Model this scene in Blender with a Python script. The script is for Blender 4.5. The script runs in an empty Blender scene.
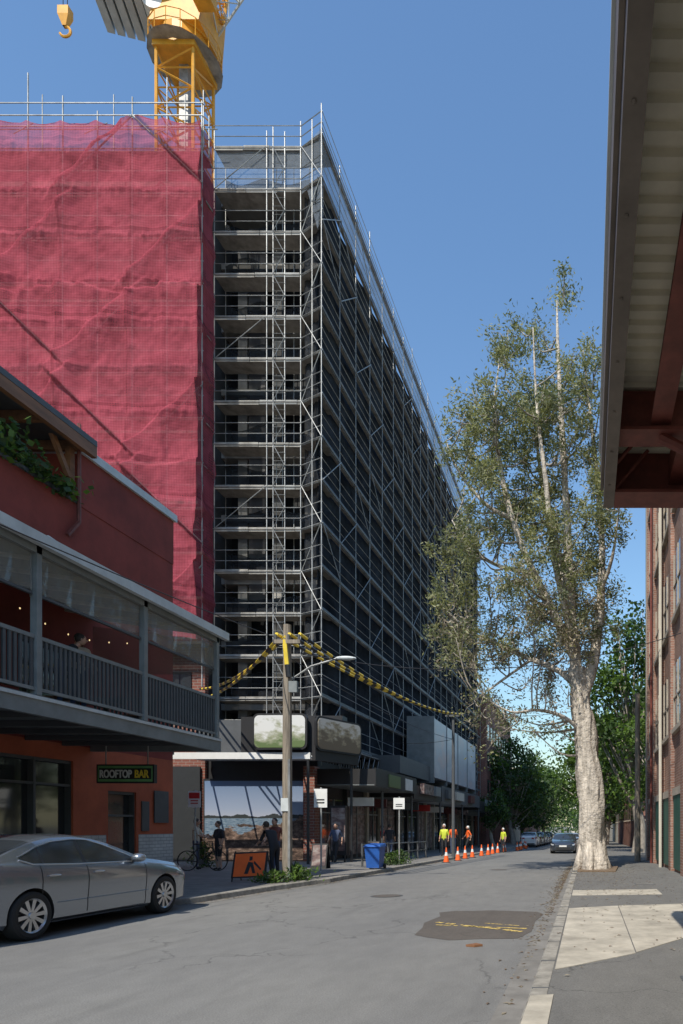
import bpy, math, random
import numpy as np
from mathutils import Vector, Matrix, noise
random.seed(11)
R=random.random
def U(a,b): return a+(b-a)*random.random()
scene=bpy.context.scene
def gz(y): return -0.012*max(0.0,min(y,170.0)-20.0)

# ------------------------------------------------------------------ materials
def newmat(name):
    m=bpy.data.materials.new(name); m.use_nodes=True
    nt=m.node_tree; nt.nodes.clear()
    out=nt.nodes.new('ShaderNodeOutputMaterial')
    return m,nt,out
def posnode(nt):
    g=nt.nodes.new('ShaderNodeTexCoord'); return g.outputs['Object']
def noisen(nt,vec,scale,detail=4,rough=.6,stretch=None):
    if stretch:
        mp=nt.nodes.new('ShaderNodeMapping'); mp.inputs['Scale'].default_value=stretch
        nt.links.new(vec,mp.inputs['Vector']); vec=mp.outputs['Vector']
    n=nt.nodes.new('ShaderNodeTexNoise'); n.inputs['Scale'].default_value=scale
    n.inputs['Detail'].default_value=detail; n.inputs['Roughness'].default_value=rough
    nt.links.new(vec,n.inputs['Vector']); return n.outputs['Fac']
def ramp(nt,fac,stops):
    r=nt.nodes.new('ShaderNodeValToRGB'); e=r.color_ramp.elements
    e[0].position=stops[0][0]; e[0].color=tuple(stops[0][1])+(1,)
    e[1].position=stops[-1][0]; e[1].color=tuple(stops[-1][1])+(1,)
    for p,c in stops[1:-1]:
        k=e.new(p); k.color=tuple(c)+(1,)
    nt.links.new(fac,r.inputs['Fac']); return r.outputs['Color']
def mixc(nt,fac,a,b,mode='MIX'):
    m=nt.nodes.new('ShaderNodeMix'); m.data_type='RGBA'; m.blend_type=mode
    for s,v in ((0,fac),(6,a),(7,b)):
        if hasattr(v,'node'): nt.links.new(v,m.inputs[s])
        elif s==0: m.inputs[0].default_value=v
        else: m.inputs[s].default_value=tuple(v)+(1,)
    return m.outputs[2]
def mathn(nt,op,a,b=None,c=None):
    m=nt.nodes.new('ShaderNodeMath'); m.operation=op
    for i,v in enumerate((a,b,c)):
        if v is None: continue
        if hasattr(v,'node'): nt.links.new(v,m.inputs[i])
        else: m.inputs[i].default_value=v
    return m.outputs[0]
def bump(nt,h,strength,dist=.02):
    b=nt.nodes.new('ShaderNodeBump'); b.inputs['Strength'].default_value=strength
    b.inputs['Distance'].default_value=dist; nt.links.new(h,b.inputs['Height']); return b.outputs['Normal']
def sc(c,k): return tuple(min(1,x*k) for x in c)
def M(name,col,rough=.75,metal=0,ns=3,na=.15,stretch=None,bs=0,bst=.3,bd=.01,coat=0,spec=.5,emit=0):
    m,nt,out=newmat(name)
    p=nt.nodes.new('ShaderNodeBsdfPrincipled'); nt.links.new(p.outputs[0],out.inputs[0])
    v=posnode(nt)
    f=noisen(nt,v,ns,6,.65,stretch)
    c=ramp(nt,f,[(.3,sc(col,1-na)),(.7,sc(col,1+na))])
    nt.links.new(c,p.inputs['Base Color'])
    p.inputs['Roughness'].default_value=rough; p.inputs['Metallic'].default_value=metal
    p.inputs['Coat Weight'].default_value=coat; p.inputs['Coat Roughness'].default_value=.04
    p.inputs['Specular IOR Level'].default_value=spec
    if emit:
        p.inputs['Emission Color'].default_value=tuple(col)+(1,); p.inputs['Emission Strength'].default_value=emit
    if bs:
        nt.links.new(bump(nt,noisen(nt,v,bs,5,.6),bst,bd),p.inputs['Normal'])
    return m
def asphalt(name,base,tint=(1,1,1)):
    m,nt,out=newmat(name)
    p=nt.nodes.new('ShaderNodeBsdfPrincipled'); nt.links.new(p.outputs[0],out.inputs[0])
    v=posnode(nt); b=[base*t for t in tint]
    fine=noisen(nt,v,70,4,.8)
    c=ramp(nt,fine,[(.3,sc(b,.62)),(.5,b),(.72,sc(b,1.5))])
    big=noisen(nt,v,.35,6,.6,(1,.35,1))
    c=mixc(nt,1,c,ramp(nt,big,[(.3,(.76,.76,.77)),(.7,(1.0,.99,.96))]),'MULTIPLY')
    mid=noisen(nt,v,3.2,6,.7,(1,.5,1))
    c=mixc(nt,1,c,ramp(nt,mid,[(.3,(.82,.82,.82)),(.65,(1,1,1))]),'MULTIPLY')
    sp=noisen(nt,v,1.1,3,.5,(2.2,.25,1))
    c=mixc(nt,1,c,ramp(nt,sp,[(.62,(1,1,1)),(.78,(.8,.8,.8))]),'MULTIPLY')
    vo=nt.nodes.new('ShaderNodeTexVoronoi'); vo.feature='DISTANCE_TO_EDGE'; vo.inputs['Scale'].default_value=.42
    nd=nt.nodes.new('ShaderNodeTexNoise'); nd.inputs['Scale'].default_value=1.5; nd.inputs['Detail'].default_value=5
    nt.links.new(v,nd.inputs['Vector'])
    av=nt.nodes.new('ShaderNodeVectorMath'); av.operation='MULTIPLY_ADD'
    nt.links.new(nd.outputs['Color'],av.inputs[0]); av.inputs[1].default_value=(1.3,1.3,0); nt.links.new(v,av.inputs[2])
    nt.links.new(av.outputs[0],vo.inputs['Vector'])
    cr=ramp(nt,vo.outputs['Distance'],[(0.0,(.5,.5,.5)),(.008,(1,1,1))])
    msk=ramp(nt,noisen(nt,v,.25,2),[(.48,(0,0,0)),(.54,(1,1,1))])
    cr=mixc(nt,msk,(1,1,1),cr)
    c=mixc(nt,1,c,cr,'MULTIPLY')
    nt.links.new(c,p.inputs['Base Color']); p.inputs['Roughness'].default_value=.85
    nt.links.new(bump(nt,fine,.35,.008),p.inputs['Normal'])
    return m
def brick(name,c1,c2,mortar,axis='X',scale=1.0,spec=.3):
    m,nt,out=newmat(name)
    p=nt.nodes.new('ShaderNodeBsdfPrincipled'); nt.links.new(p.outputs[0],out.inputs[0])
    v=posnode(nt); s=nt.nodes.new('ShaderNodeSeparateXYZ'); nt.links.new(v,s.inputs[0])
    cb=nt.nodes.new('ShaderNodeCombineXYZ')
    ax=mathn(nt,'ADD',s.outputs['X'],s.outputs['Y'])
    nt.links.new(ax,cb.inputs[0]); nt.links.new(s.outputs['Z'],cb.inputs[1])
    b=nt.nodes.new('ShaderNodeTexBrick'); b.inputs['Scale'].default_value=1
    b.inputs['Brick Width'].default_value=.24*scale; b.inputs['Row Height'].default_value=.086*scale
    b.inputs['Mortar Size'].default_value=.008*scale; b.inputs['Bias'].default_value=0
    b.inputs['Color1'].default_value=tuple(c1)+(1,); b.inputs['Color2'].default_value=tuple(c2)+(1,)
    b.inputs['Mortar'].default_value=tuple(mortar)+(1,)
    nt.links.new(cb.outputs[0],b.inputs['Vector'])
    st=ramp(nt,noisen(nt,v,.6,6),[(.3,(.6,.6,.62)),(.7,(1.1,1.08,1.05))])
    nt.links.new(mixc(nt,1,b.outputs['Color'],st,'MULTIPLY'),p.inputs['Base Color'])
    p.inputs['Roughness'].default_value=.85; p.inputs['Specular IOR Level'].default_value=spec
    nt.links.new(bump(nt,b.outputs['Fac'],-.4,.01),p.inputs['Normal'])
    return m
def leafmat(name,c,trans=.4):
    m,nt,out=newmat(name); v=posnode(nt)
    col=ramp(nt,noisen(nt,v,.9,4,.7),[(.3,sc(c,.58)),(.55,c),(.75,(c[0]*1.5,c[1]*1.4,c[2]*1.25))])
    d=nt.nodes.new('ShaderNodeBsdfPrincipled'); d.inputs['Roughness'].default_value=.55; nt.links.new(col,d.inputs['Base Color'])
    t=nt.nodes.new('ShaderNodeBsdfTranslucent'); nt.links.new(mixc(nt,1,col,(1.15,1.2,.7),'MULTIPLY'),t.inputs['Color'])
    x=nt.nodes.new('ShaderNodeMixShader'); x.inputs[0].default_value=trans
    nt.links.new(d.outputs[0],x.inputs[1]); nt.links.new(t.outputs[0],x.inputs[2]); nt.links.new(x.outputs[0],out.inputs[0])
    return m
def clothmat(name,c,alpha_t,trans=.25,ns=1.5,na=.25,weave=0,lift=None,bst=.75):
    m,nt,out=newmat(name); v=posnode(nt)
    f=noisen(nt,v,ns,6,.65)
    col=ramp(nt,f,[(.3,sc(c,1-na)),(.7,sc(c,1+na))])
    s=nt.nodes.new('ShaderNodeSeparateXYZ'); nt.links.new(v,s.inputs[0])
    if weave:
        a=mathn(nt,'ADD',mathn(nt,'ADD',s.outputs['X'],s.outputs['Y']),s.outputs['Z'])
        b=mathn(nt,'SUBTRACT',mathn(nt,'ADD',s.outputs['X'],s.outputs['Y']),s.outputs['Z'])
        sa=mathn(nt,'SINE',mathn(nt,'MULTIPLY',a,weave)); sb=mathn(nt,'SINE',mathn(nt,'MULTIPLY',b,weave))
        k=mathn(nt,'MULTIPLY_ADD',mathn(nt,'MULTIPLY',sa,sb),.5,.5)
        col=mixc(nt,k,col,mixc(nt,1,col,(.76,.70,.72),'MULTIPLY'))
    if lift:
        zz=mathn(nt,'DIVIDE',mathn(nt,'SUBTRACT',s.outputs['Z'],lift[1]),lift[0])
        zz=mathn(nt,'ADD',zz,mathn(nt,'MULTIPLY',noisen(nt,v,.8,3),.05))
        fr=mathn(nt,'ABSOLUTE',mathn(nt,'SUBTRACT',mathn(nt,'FRACT',zz),.5))
        hem=mathn(nt,'LESS_THAN',fr,.018)
        col=mixc(nt,mathn(nt,'MULTIPLY',hem,.45),col,mixc(nt,1,col,(.45,.4,.4),'MULTIPLY'))
        xx=mathn(nt,'ABSOLUTE',mathn(nt,'SUBTRACT',mathn(nt,'FRACT',mathn(nt,'ADD',mathn(nt,'DIVIDE',s.outputs['X'],3.1),mathn(nt,'MULTIPLY',noisen(nt,v,.5,3),.08))),.5))
        col=mixc(nt,mathn(nt,'MULTIPLY',mathn(nt,'LESS_THAN',xx,.014),.35),col,mixc(nt,1,col,(.5,.45,.45),'MULTIPLY'))
    d=nt.nodes.new('ShaderNodeBsdfDiffuse'); nt.links.new(col,d.inputs['Color'])
    nt.links.new(bump(nt,noisen(nt,v,1.8,7,.72),bst,.14),d.inputs['Normal'])
    t=nt.nodes.new('ShaderNodeBsdfTranslucent'); nt.links.new(col,t.inputs['Color'])
    x=nt.nodes.new('ShaderNodeMixShader'); x.inputs[0].default_value=trans
    nt.links.new(d.outputs[0],x.inputs[1]); nt.links.new(t.outputs[0],x.inputs[2])
    if alpha_t<=0:
        nt.links.new(x.outputs[0],out.inputs[0]); return m
    big=noisen(nt,v,.5,3)
    alpha=mathn(nt,'MULTIPLY',ramp(nt,big,[(.35,(.6,.6,.6)),(.7,(1,1,1))]),alpha_t*1.2)
    tr=nt.nodes.new('ShaderNodeBsdfTransparent')
    y=nt.nodes.new('ShaderNodeMixShader'); nt.links.new(alpha,y.inputs[0])
    nt.links.new(x.outputs[0],y.inputs[1]); nt.links.new(tr.outputs[0],y.inputs[2]); nt.links.new(y.outputs[0],out.inputs[0])
    return m

m_asph=asphalt('asphalt',.215,(1,.985,.945))
m_asph_d=asphalt('asphalt_patch',.11,(1.12,.97,.84))
m_foot=asphalt('footpath_bitumen',.17,(1.03,1,.94))
m_conc=M('concrete_slab',(.42,.38,.31),.85,ns=2.2,na=.32,bs=60,bst=.3)
m_kerb=M('kerb_stone',(.27,.25,.215),.85,ns=5,na=.4,bs=30)
m_paver=M('paver',(.18,.17,.155),.85,ns=2,na=.3,bs=40)
m_soil=M('soil',(.16,.11,.07),.95,ns=8,na=.4,bs=40)
m_ground=M('earth',(.15,.14,.11),.95,ns=.5)
m_yel=M('yellow_paint',(.62,.45,.13),.8,ns=30,na=.45)
m_galv=M('galvanised_tube',(.32,.32,.31),.5,.3,ns=2,na=.4)
m_deck=M('scaffold_deck',(.28,.26,.23),.7,0,ns=2,na=.4)
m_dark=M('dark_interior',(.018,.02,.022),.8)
m_black=M('black_paint',(.02,.02,.022),.5,ns=2)
m_char=M('charcoal_trim',(.085,.09,.095),.55,ns=2)
m_grey=M('grey_trim',(.20,.215,.215),.5,ns=2,na=.2)
m_white=M('white_paint',(.72,.72,.70),.5,ns=2,na=.08)
m_cream=M('cream_paint',(.55,.5,.42),.7,ns=1,na=.12)
m_red=M('red_render',(.23,.042,.030),.85,ns=.8,na=.28,bs=25,bst=.2)
m_org=M('terracotta_render',(.46,.11,.05),.8,ns=.9,na=.25,bs=25,bst=.2)
m_timber=M('timber',(.22,.10,.045),.6,ns=5,na=.35,stretch=(1,.2,1))
m_pole=M('pole_timber',(.24,.20,.155),.85,ns=8,na=.45,stretch=(3,3,.25),bs=20)
m_glass=M('window_glass',(.03,.035,.04),.06,0,ns=.7,na=.3,spec=.8)
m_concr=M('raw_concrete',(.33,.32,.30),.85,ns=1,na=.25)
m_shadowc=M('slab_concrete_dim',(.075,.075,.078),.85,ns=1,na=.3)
m_pink=clothmat('pink_debris_netting',(.47,.098,.128),.30,.15,ns=.9,na=.24,weave=26,lift=(4.0,10.2),bst=.45)
m_pinkseam=M('pink_seam',(.30,.07,.09),.8)
m_blackcloth=clothmat('black_shade_cloth',(.034,.037,.043),.2,.15,ns=.7,na=.45)
m_blackside=clothmat('black_shade_cloth_dense',(.036,.040,.047),0,.1,ns=.55,na=.6)
m_lightmesh=clothmat('grey_edge_mesh',(.26,.29,.33),.5,.3,ns=1,na=.25)
m_crane=M('crane_yellow',(.70,.33,.03),.45,ns=2,na=.2)
m_craneg=M('crane_grey',(.55,.58,.58),.5,ns=2,na=.15)
m_brick=brick('brown_brick',(.37,.20,.145),(.27,.135,.095),(.42,.36,.31))
m_brick2=brick('red_brick',(.28,.10,.07),(.22,.08,.06),(.3,.26,.22),scale=1.5)
m_stone=M('sandstone_trim',(.42,.36,.29),.8,ns=2,na=.2)
m_green=M('green_paint',(.03,.11,.08),.5,ns=2)
m_rbeam=M('red_oxide_steel',(.17,.045,.032),.6,ns=6,na=.3)
m_fascia=M('fascia_steel',(.17,.14,.115),.6,ns=3,na=.25)
m_corr=M('corrugated_soffit',(.86,.80,.64),.5,ns=1.2,na=.18)
m_bark=M('paperbark',(.50,.44,.37),.9,ns=4.5,na=.48,stretch=(1.8,1.8,.28),bs=7,bst=1.0,bd=.09)
m_twig=M('twig_bark',(.32,.28,.235),.9,ns=5,na=.3)
m_lf1=leafmat('leaf_olive',(.29,.295,.145))
m_lf2=leafmat('leaf_dull',(.18,.205,.12))
m_lf3=leafmat('leaf_dry',(.34,.29,.215),.25)
m_lg1=leafmat('leaf_green',(.11,.19,.03))
m_lg2=leafmat('leaf_deep_green',(.05,.095,.028))
m_orange=M('safety_orange',(.85,.13,.02),.6,ns=3,na=.1)
m_hiy=M('hivis_yellow',(.55,.62,.05),.6)
m_blue=M('bin_blue',(.02,.10,.38),.45)
m_skin=M('skin',(.48,.28,.20),.6,ns=6,na=.08)
m_hair=M('hair_dark',(.04,.028,.02),.7)
m_shirtl=M('shirt_beige',(.55,.48,.38),.85)
m_clothd=M('clothing_dark',(.025,.025,.03),.85)
m_jean=M('denim',(.06,.08,.14),.85)
m_rubber=M('rubber',(.018,.018,.018),.8)
m_alloy=M('alloy',(.55,.56,.58),.28,.9,ns=4,na=.05)
m_redp=M('sign_red',(.5,.03,.03),.5)
m_bordeaux=M('shopfront_bordeaux',(.10,.02,.02),.5)
m_bulb=M('warm_bulb',(1,.72,.35),.5,emit=1.2)
m_tyel=M('letter_yellow',(.85,.62,.06),.5)
m_sgreen=M('sign_green',(.16,.36,.14),.5,ns=4,na=.2)
m_tile=brick('white_tile',(.7,.7,.68),(.62,.62,.6),(.35,.35,.35),scale=1.2,spec=.6)
def blindmat(name,col,al):
    m,nt,out=newmat(name)
    g=nt.nodes.new('ShaderNodeBsdfPrincipled'); g.inputs['Base Color'].default_value=tuple(col)+(1,); g.inputs['Roughness'].default_value=.15
    v=posnode(nt); f=noisen(nt,v,1.3,4)
    nt.links.new(bump(nt,f,.6,.1),g.inputs['Normal'])
    t=nt.nodes.new('ShaderNodeBsdfTransparent'); x=nt.nodes.new('ShaderNodeMixShader'); x.inputs[0].default_value=al
    nt.links.new(g.outputs[0],x.inputs[1]); nt.links.new(t.outputs[0],x.inputs[2]); nt.links.new(x.outputs[0],out.inputs[0]); return m
m_blind=blindmat('clear_blind',(.30,.29,.26),.5)
def posterland():
    m,nt,out=newmat('coast_poster_print'); p=nt.nodes.new('ShaderNodeBsdfPrincipled'); nt.links.new(p.outputs[0],out.inputs[0])
    v=posnode(nt); s=nt.nodes.new('ShaderNodeSeparateXYZ'); nt.links.new(v,s.inputs[0])
    n=noisen(nt,v,.9,7,.65,(1,1,2.2)); z=mathn(nt,'MULTIPLY_ADD',mathn(nt,'SUBTRACT',n,.5),2.0,s.outputs['Z'])
    z=mathn(nt,'SUBTRACT',z,mathn(nt,'MULTIPLY',mathn(nt,'ADD',s.outputs['X'],15.2),.16))
    rock=ramp(nt,noisen(nt,v,3.2,9,.78,(1,1,2)),[(.35,(.015,.012,.010)),(.5,(.10,.065,.05)),(.68,(.36,.25,.19))])
    skyc=ramp(nt,mathn(nt,'DIVIDE',s.outputs['Z'],4.0),[(.42,(.42,.42,.46)),(.6,(.28,.33,.43)),(.9,(.15,.22,.35))])
    sea=ramp(nt,noisen(nt,v,5,6,.65,(1,1,7)),[(.35,(.03,.08,.14)),(.65,(.26,.32,.37))])
    c=mixc(nt,mathn(nt,'GREATER_THAN',s.outputs['Z'],2.0),sea,skyc)
    hd=noisen(nt,v,1.1,5,.6,(1,1,.01))
    hl=mathn(nt,'MULTIPLY_ADD',hd,.6,1.79)
    isl=mathn(nt,'MULTIPLY',mathn(nt,'LESS_THAN',s.outputs['Z'],hl),mathn(nt,'GREATER_THAN',s.outputs['Z'],1.95))
    c=mixc(nt,isl,c,(.035,.04,.04))
    c=mixc(nt,mathn(nt,'LESS_THAN',z,1.6),c,rock)
    nt.links.new(c,p.inputs['Base Color']); p.inputs['Roughness'].default_value=.4; return m
m_poster=posterland()
def printmat(name,a,b,c,scale=1.2,hz=None):
    m,nt,out=newmat(name); p=nt.nodes.new('ShaderNodeBsdfPrincipled'); nt.links.new(p.outputs[0],out.inputs[0])
    v=posnode(nt); f=noisen(nt,v,scale,5,.6,(1,1,1.8))
    if hz:
        s=nt.nodes.new('ShaderNodeSeparateXYZ'); nt.links.new(v,s.inputs[0])
        f=mathn(nt,'ADD',mathn(nt,'MULTIPLY',mathn(nt,'SUBTRACT',s.outputs['Z'],hz),.4),f)
    nt.links.new(ramp(nt,f,[(.36,a),(.5,b),(.64,c)]),p.inputs['Base Color']); p.inputs['Roughness'].default_value=.4; return m
m_pr1=printmat('billboard_print_a',(.12,.17,.07),(.33,.34,.24),(.66,.66,.64),1.6,5.3)
m_pr2=printmat('billboard_print_b',(.16,.12,.08),(.36,.30,.20),(.62,.58,.52),2.2,5.6)
m_pr3=printmat('hoarding_print',(.60,.46,.44),(.46,.46,.50),(.62,.60,.61),.25)
m_pr4=printmat('shop_poster_print',(.05,.04,.05),(.20,.13,.12),(.34,.30,.28),2.5)

# ------------------------------------------------------------------ mesh builder
class MB:
    def __init__(s): s.v=[]; s.f=[]; s.m=[]; s.mats=[]
    def mi(s,mat):
        if mat not in s.mats: s.mats.append(mat)
        return s.mats.index(mat)
    def add(s,vs,fs,mat):
        o=len(s.v); s.v.extend([tuple(x) for x in vs]); k=s.mi(mat)
        for f in fs: s.f.append(tuple(i+o for i in f)); s.m.append(k)
    def box(s,x0,x1,y0,y1,z0,z1,mat):
        s.add([(x0,y0,z0),(x1,y0,z0),(x1,y1,z0),(x0,y1,z0),(x0,y0,z1),(x1,y0,z1),(x1,y1,z1),(x0,y1,z1)],
              [(0,3,2,1),(4,5,6,7),(0,1,5,4),(1,2,6,5),(2,3,7,6),(3,0,4,7)],mat)
    def quad(s,a,b,c,d,mat): s.add([a,b,c,d],[(0,1,2,3)],mat)
    def prism(s,poly,z0,z1,mat):
        n=len(poly); s.add([(x,y,z0) for x,y in poly]+[(x,y,z1) for x,y in poly],
          [tuple(range(n))[::-1],tuple(range(n,2*n))]+[(i,(i+1)%n,n+(i+1)%n,n+i) for i in range(n)],mat)
    def tube(s,p0,p1,r,mat,n=5,r2=None):
        s.sweep([p0,p1],[r,r if r2 is None else r2],mat,n)
    def sweep(s,pts,rad,mat,n=6,jit=0,cap=True):
        pts=[Vector(p) for p in pts]; vs=[]; prev=None
        for i,p in enumerate(pts):
            d=(pts[min(i+1,len(pts)-1)]-pts[max(i-1,0)])
            if d.length<1e-9: d=Vector((0,0,1))
            d.normalize()
            if prev is None:
                a=Vector((0,0,1)) if abs(d.z)<.9 else Vector((1,0,0))
                u=d.cross(a).normalized()
            else: u=(prev-d*prev.dot(d)).normalized()
            prev=u; w=d.cross(u); r=rad[i] if hasattr(rad,'__len__') else rad
            for k in range(n):
                t=2*math.pi*k/n; rr=r
                if jit: rr=r*(1+jit*noise.noise(Vector((math.cos(t)*1.7+p.x,math.sin(t)*1.7+p.y,p.z*.55))*1.3)+jit*.5*noise.noise(Vector((math.cos(t)*5,math.sin(t)*5,p.z*1.5))))
                vs.append(p+(u*math.cos(t)+w*math.sin(t))*rr)
        fs=[]
        for i in range(len(pts)-1):
            for k in range(n):
                a=i*n+k; b=i*n+(k+1)%n; fs.append((a,b,b+n,a+n))
        if cap: fs.append(tuple(range(n))[::-1]); fs.append(tuple(range((len(pts)-1)*n,len(pts)*n)))
        s.add(vs,fs,mat)
    def ell(s,c,r,mat,nu=10,nv=7,rot=None):
        vs=[];fs=[]
        for j in range(nv+1):
            ph=math.pi*j/nv
            for i in range(nu):
                th=2*math.pi*i/nu
                q=Vector((r[0]*math.sin(ph)*math.cos(th),r[1]*math.sin(ph)*math.sin(th),r[2]*math.cos(ph)))
                if rot: q=rot@q
                vs.append(Vector(c)+q)
        for j in range(nv):
            for i in range(nu):
                fs.append((j*nu+i,(j+1)*nu+i,(j+1)*nu+(i+1)%nu,j*nu+(i+1)%nu))
        s.add(vs,fs,mat)
    def xf(s,mat4): s.v=[tuple(mat4@Vector(q)) for q in s.v]
    def obj(s,name,parent=None,smooth=False):
        me=bpy.data.meshes.new(name); me.from_pydata(s.v,[],s.f)
        for m in s.mats: me.materials.append(m)
        me.polygons.foreach_set('material_index',s.m)
        if smooth: me.polygons.foreach_set('use_smooth',[True]*len(s.f))
        me.update(); ob=bpy.data.objects.new(name,me); scene.collection.objects.link(ob)
        if parent: ob.parent=parent
        return ob
def emp(name):
    e=bpy.data.objects.new(name,None); scene.collection.objects.link(e); return e
def P(px,py,Y): return Vector(((px-588)*Y/683,Y,1.6+(826-py)*Y/683))

# ------------------------------------------------------------------ ground / road
ys=[-40,-20,-10,0,5,10,15,20,30,40,50,60,80,100,130,170,400]
def strip(name,xl,xr,zo,mat,yy=ys):
    b=MB(); vs=[];fs=[]
    for i,y in enumerate(yy):
        vs+= [(xl(y),y,gz(y)+zo),(xr(y),y,gz(y)+zo)]
        if i: fs.append((2*i-2,2*i-1,2*i+1,2*i))
    b.add(vs,fs,mat); return b.obj(name)
strip('ground',lambda y:-1500,lambda y:1500,-.04,m_ground,[-300]+ys+[3000])
KR=-.66
strip('road',lambda y:-9.9,lambda y:KR+.1,0,m_asph)
kpts=[(-40,-9.6),(12.9,-9.6),(13.3,-9.3),(13.6,-8.6),(14.0,-8.15),(17,-7.75),(18.6,-7.45),(19.2,-7.25),(400,-7.2)]
def kx(y): return float(np.interp(y,[a for a,_ in kpts],[b for _,b in kpts]))
yl=sorted(set(ys+[a for a,_ in kpts]))
def footstrip(name,x_in,kerbx,side,mat):
    b=MB()
    vs=[];fs=[];vk=[];fk=[]
    for i,y in enumerate(yl):
        k=kerbx(y); g=gz(y)
        vs+=[(x_in,y,g+.125),(k-side*.16,y,g+.125)]
        vk+=[(k-side*.16,y,g+.13),(k-side*.02,y,g+.128),(k,y,g+.11),(k+side*.02,y,g-.02)]
        if i:
            fs.append((2*i-2,2*i-1,2*i+1,2*i))
            for q in range(3): fk.append((4*i-4+q,4*i-3+q,4*i+1+q,4*i+q))
    b.add(vs,fs,mat); b.add(vk,fk,m_kerb); return b.obj(name)
footstrip('footpath',-40,kx,1,m_paver)
footstrip('footpath',8,lambda y:KR+.14,-1,m_foot)
strip('gutter',lambda y:KR-.14,lambda y:KR+.12,.004,m_paver)
strip('gutter',lambda y:kx(y)-.0,lambda y:kx(y)+.28,.004,m_paver,yl)
b=MB(); z=.129
def slab(poly): b.prism(poly,.10,z+U(0,.006),m_conc)
slab([(-.34,7.0),(.55,7.9),(.55,12.6),(-.34,12.2)])
slab([(.565,7.95),(1.75,9.7),(1.75,12.9),(.565,12.6)])
slab([(1.765,9.75),(2.87,11.5),(2.87,13.4),(1.765,12.95)])
slab([(-.34,14.5),(1.6,14.7),(1.6,15.9),(-.34,15.6)])
b.obj('concrete_driveway')
b=MB()
b.prism([(-.30,4.3),(-.50,4.3),(-.50,5.9),(-.30,5.95)],.10,.135,m_conc)
for i in range(30):
    y=6.2+i*1.25; b.prism([(-.51,y),(-.355,y),(-.355,y+.02),(-.51,y+.02)],.10,.1335,m_char)
b.obj('kerb_block')
b=MB()
for x,y,w,d in ((.9,6.2,.35,.5),(1.2,17.2,.5,.35)):
    b.box(x,x+w,y,y+d,.12,.132,m_char); b.box(x+.03,x+w-.03,y+.03,y+d-.03,.12,.1345,m_paver)
b.obj('service_pit_cover')
b=MB()
def disc(b,x,y,r,z,mat,n=28): b.add([(x+r*math.cos(2*math.pi*i/n),y+r*math.sin(2*math.pi*i/n),z) for i in range(n)],[tuple(range(n))],mat)
disc(b,-4.6,15.6,.36,.004,m_char); disc(b,-4.6,15.6,.31,.008,m_asph_d)
disc(b,-3.4,26,.36,gz(26)+.004,m_char); disc(b,-3.4,26,.31,gz(26)+.008,m_asph_d)
b.obj('manhole_cover')
ring=[]
for x,y in [(-2.75,12.6),(-2.45,12.85),(-2.2,12.8),(-1.8,12.95),(-1.4,12.8),(-.95,12.75),(-.85,12.3),(-.9,11.4),(-.82,10.4),(-1.0,9.75),(-1.5,9.68),(-1.9,9.55),(-2.3,9.75),(-2.55,10.0),(-2.6,10.7),(-2.7,11.3),(-2.66,12.0)]:
    ring.append((x+U(-.05,.05),y+U(-.06,.06),.004))
b=MB(); b.add(ring,[tuple(range(len(ring)))[::-1]],m_asph_d)
b.obj('road_patch')
b=MB()
def worn(x0,y0,x1,y1,w):
    n=40
    for i in range(n):
        if R()<.25: continue
        t=i/n; t2=(i+.95)/n
        a=Vector((x0+(x1-x0)*t,y0+(y1-y0)*t,0)); c=Vector((x0+(x1-x0)*t2,y0+(y1-y0)*t2,0))
        nrm=Vector((-(y1-y0),x1-x0,0)).normalized()*w*U(.4,1); o=Vector((0,0,.009))
        b.quad(a-nrm+o,c-nrm*U(.6,1.2)+o,c+nrm*U(.6,1.2)+o,a+nrm+o,m_yel)
worn(-2.5,11.3,-1.0,10.3,.06); worn(-2.45,11.0,-.95,10.6,.04); worn(-1.7,11.2,-1.1,10.9,.03)
b.obj('road_marking')
b=MB()
b.prism([(-1.62,9.05),(-1.50,9.0),(-1.40,9.07),(-1.5,9.17)],.003,.03,m_timber); b.obj('fallen_leaf')
b=MB()
for i in range(3600):
    x=random.gauss(.3,1.0) if R()<.5 else KR-abs(random.gauss(0,.12)); y=random.gauss(21,5) if R()<.7 else U(6,60)
    if x<KR-.5 or x>2.8: continue
    s=U(.015,.045); a=U(0,6.28); zz=gz(y)+(.14 if x>KR+.2 else .008)
    b.add([(x+s*math.cos(a),y+s*math.sin(a),zz),(x+s*.4*math.cos(a+1.6),y+s*.4*math.sin(a+1.6),zz+.006),(x-s*math.cos(a),y-s*math.sin(a),zz),(x+s*.4*math.cos(a-1.6),y+s*.4*math.sin(a-1.6),zz+.004)],[(0,1,2,3)],random.choice([m_soil,m_lf3,m_soil]))
for i in range(900):
    y=U(8,40); x=kx(y)+abs(random.gauss(0,.1))+.03; s=U(.015,.04); a=U(0,6.28); zz=gz(y)+.009
    b.add([(x+s*math.cos(a),y+s*math.sin(a),zz),(x+s*.4*math.cos(a+1.6),y+s*.4*math.sin(a+1.6),zz+.006),(x-s*math.cos(a),y-s*math.sin(a),zz),(x+s*.4*math.cos(a-1.6),y+s*.4*math.sin(a-1.6),zz+.004)],[(0,1,2,3)],random.choice([m_soil,m_lf3]))
b.obj('leaf_litter')
b=MB(); b.prism([(-.35,22.3),(.9,22.2),(1.1,25.0),(-.35,25.2)],.05,.131,m_soil); b.obj('soil_bed')

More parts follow.
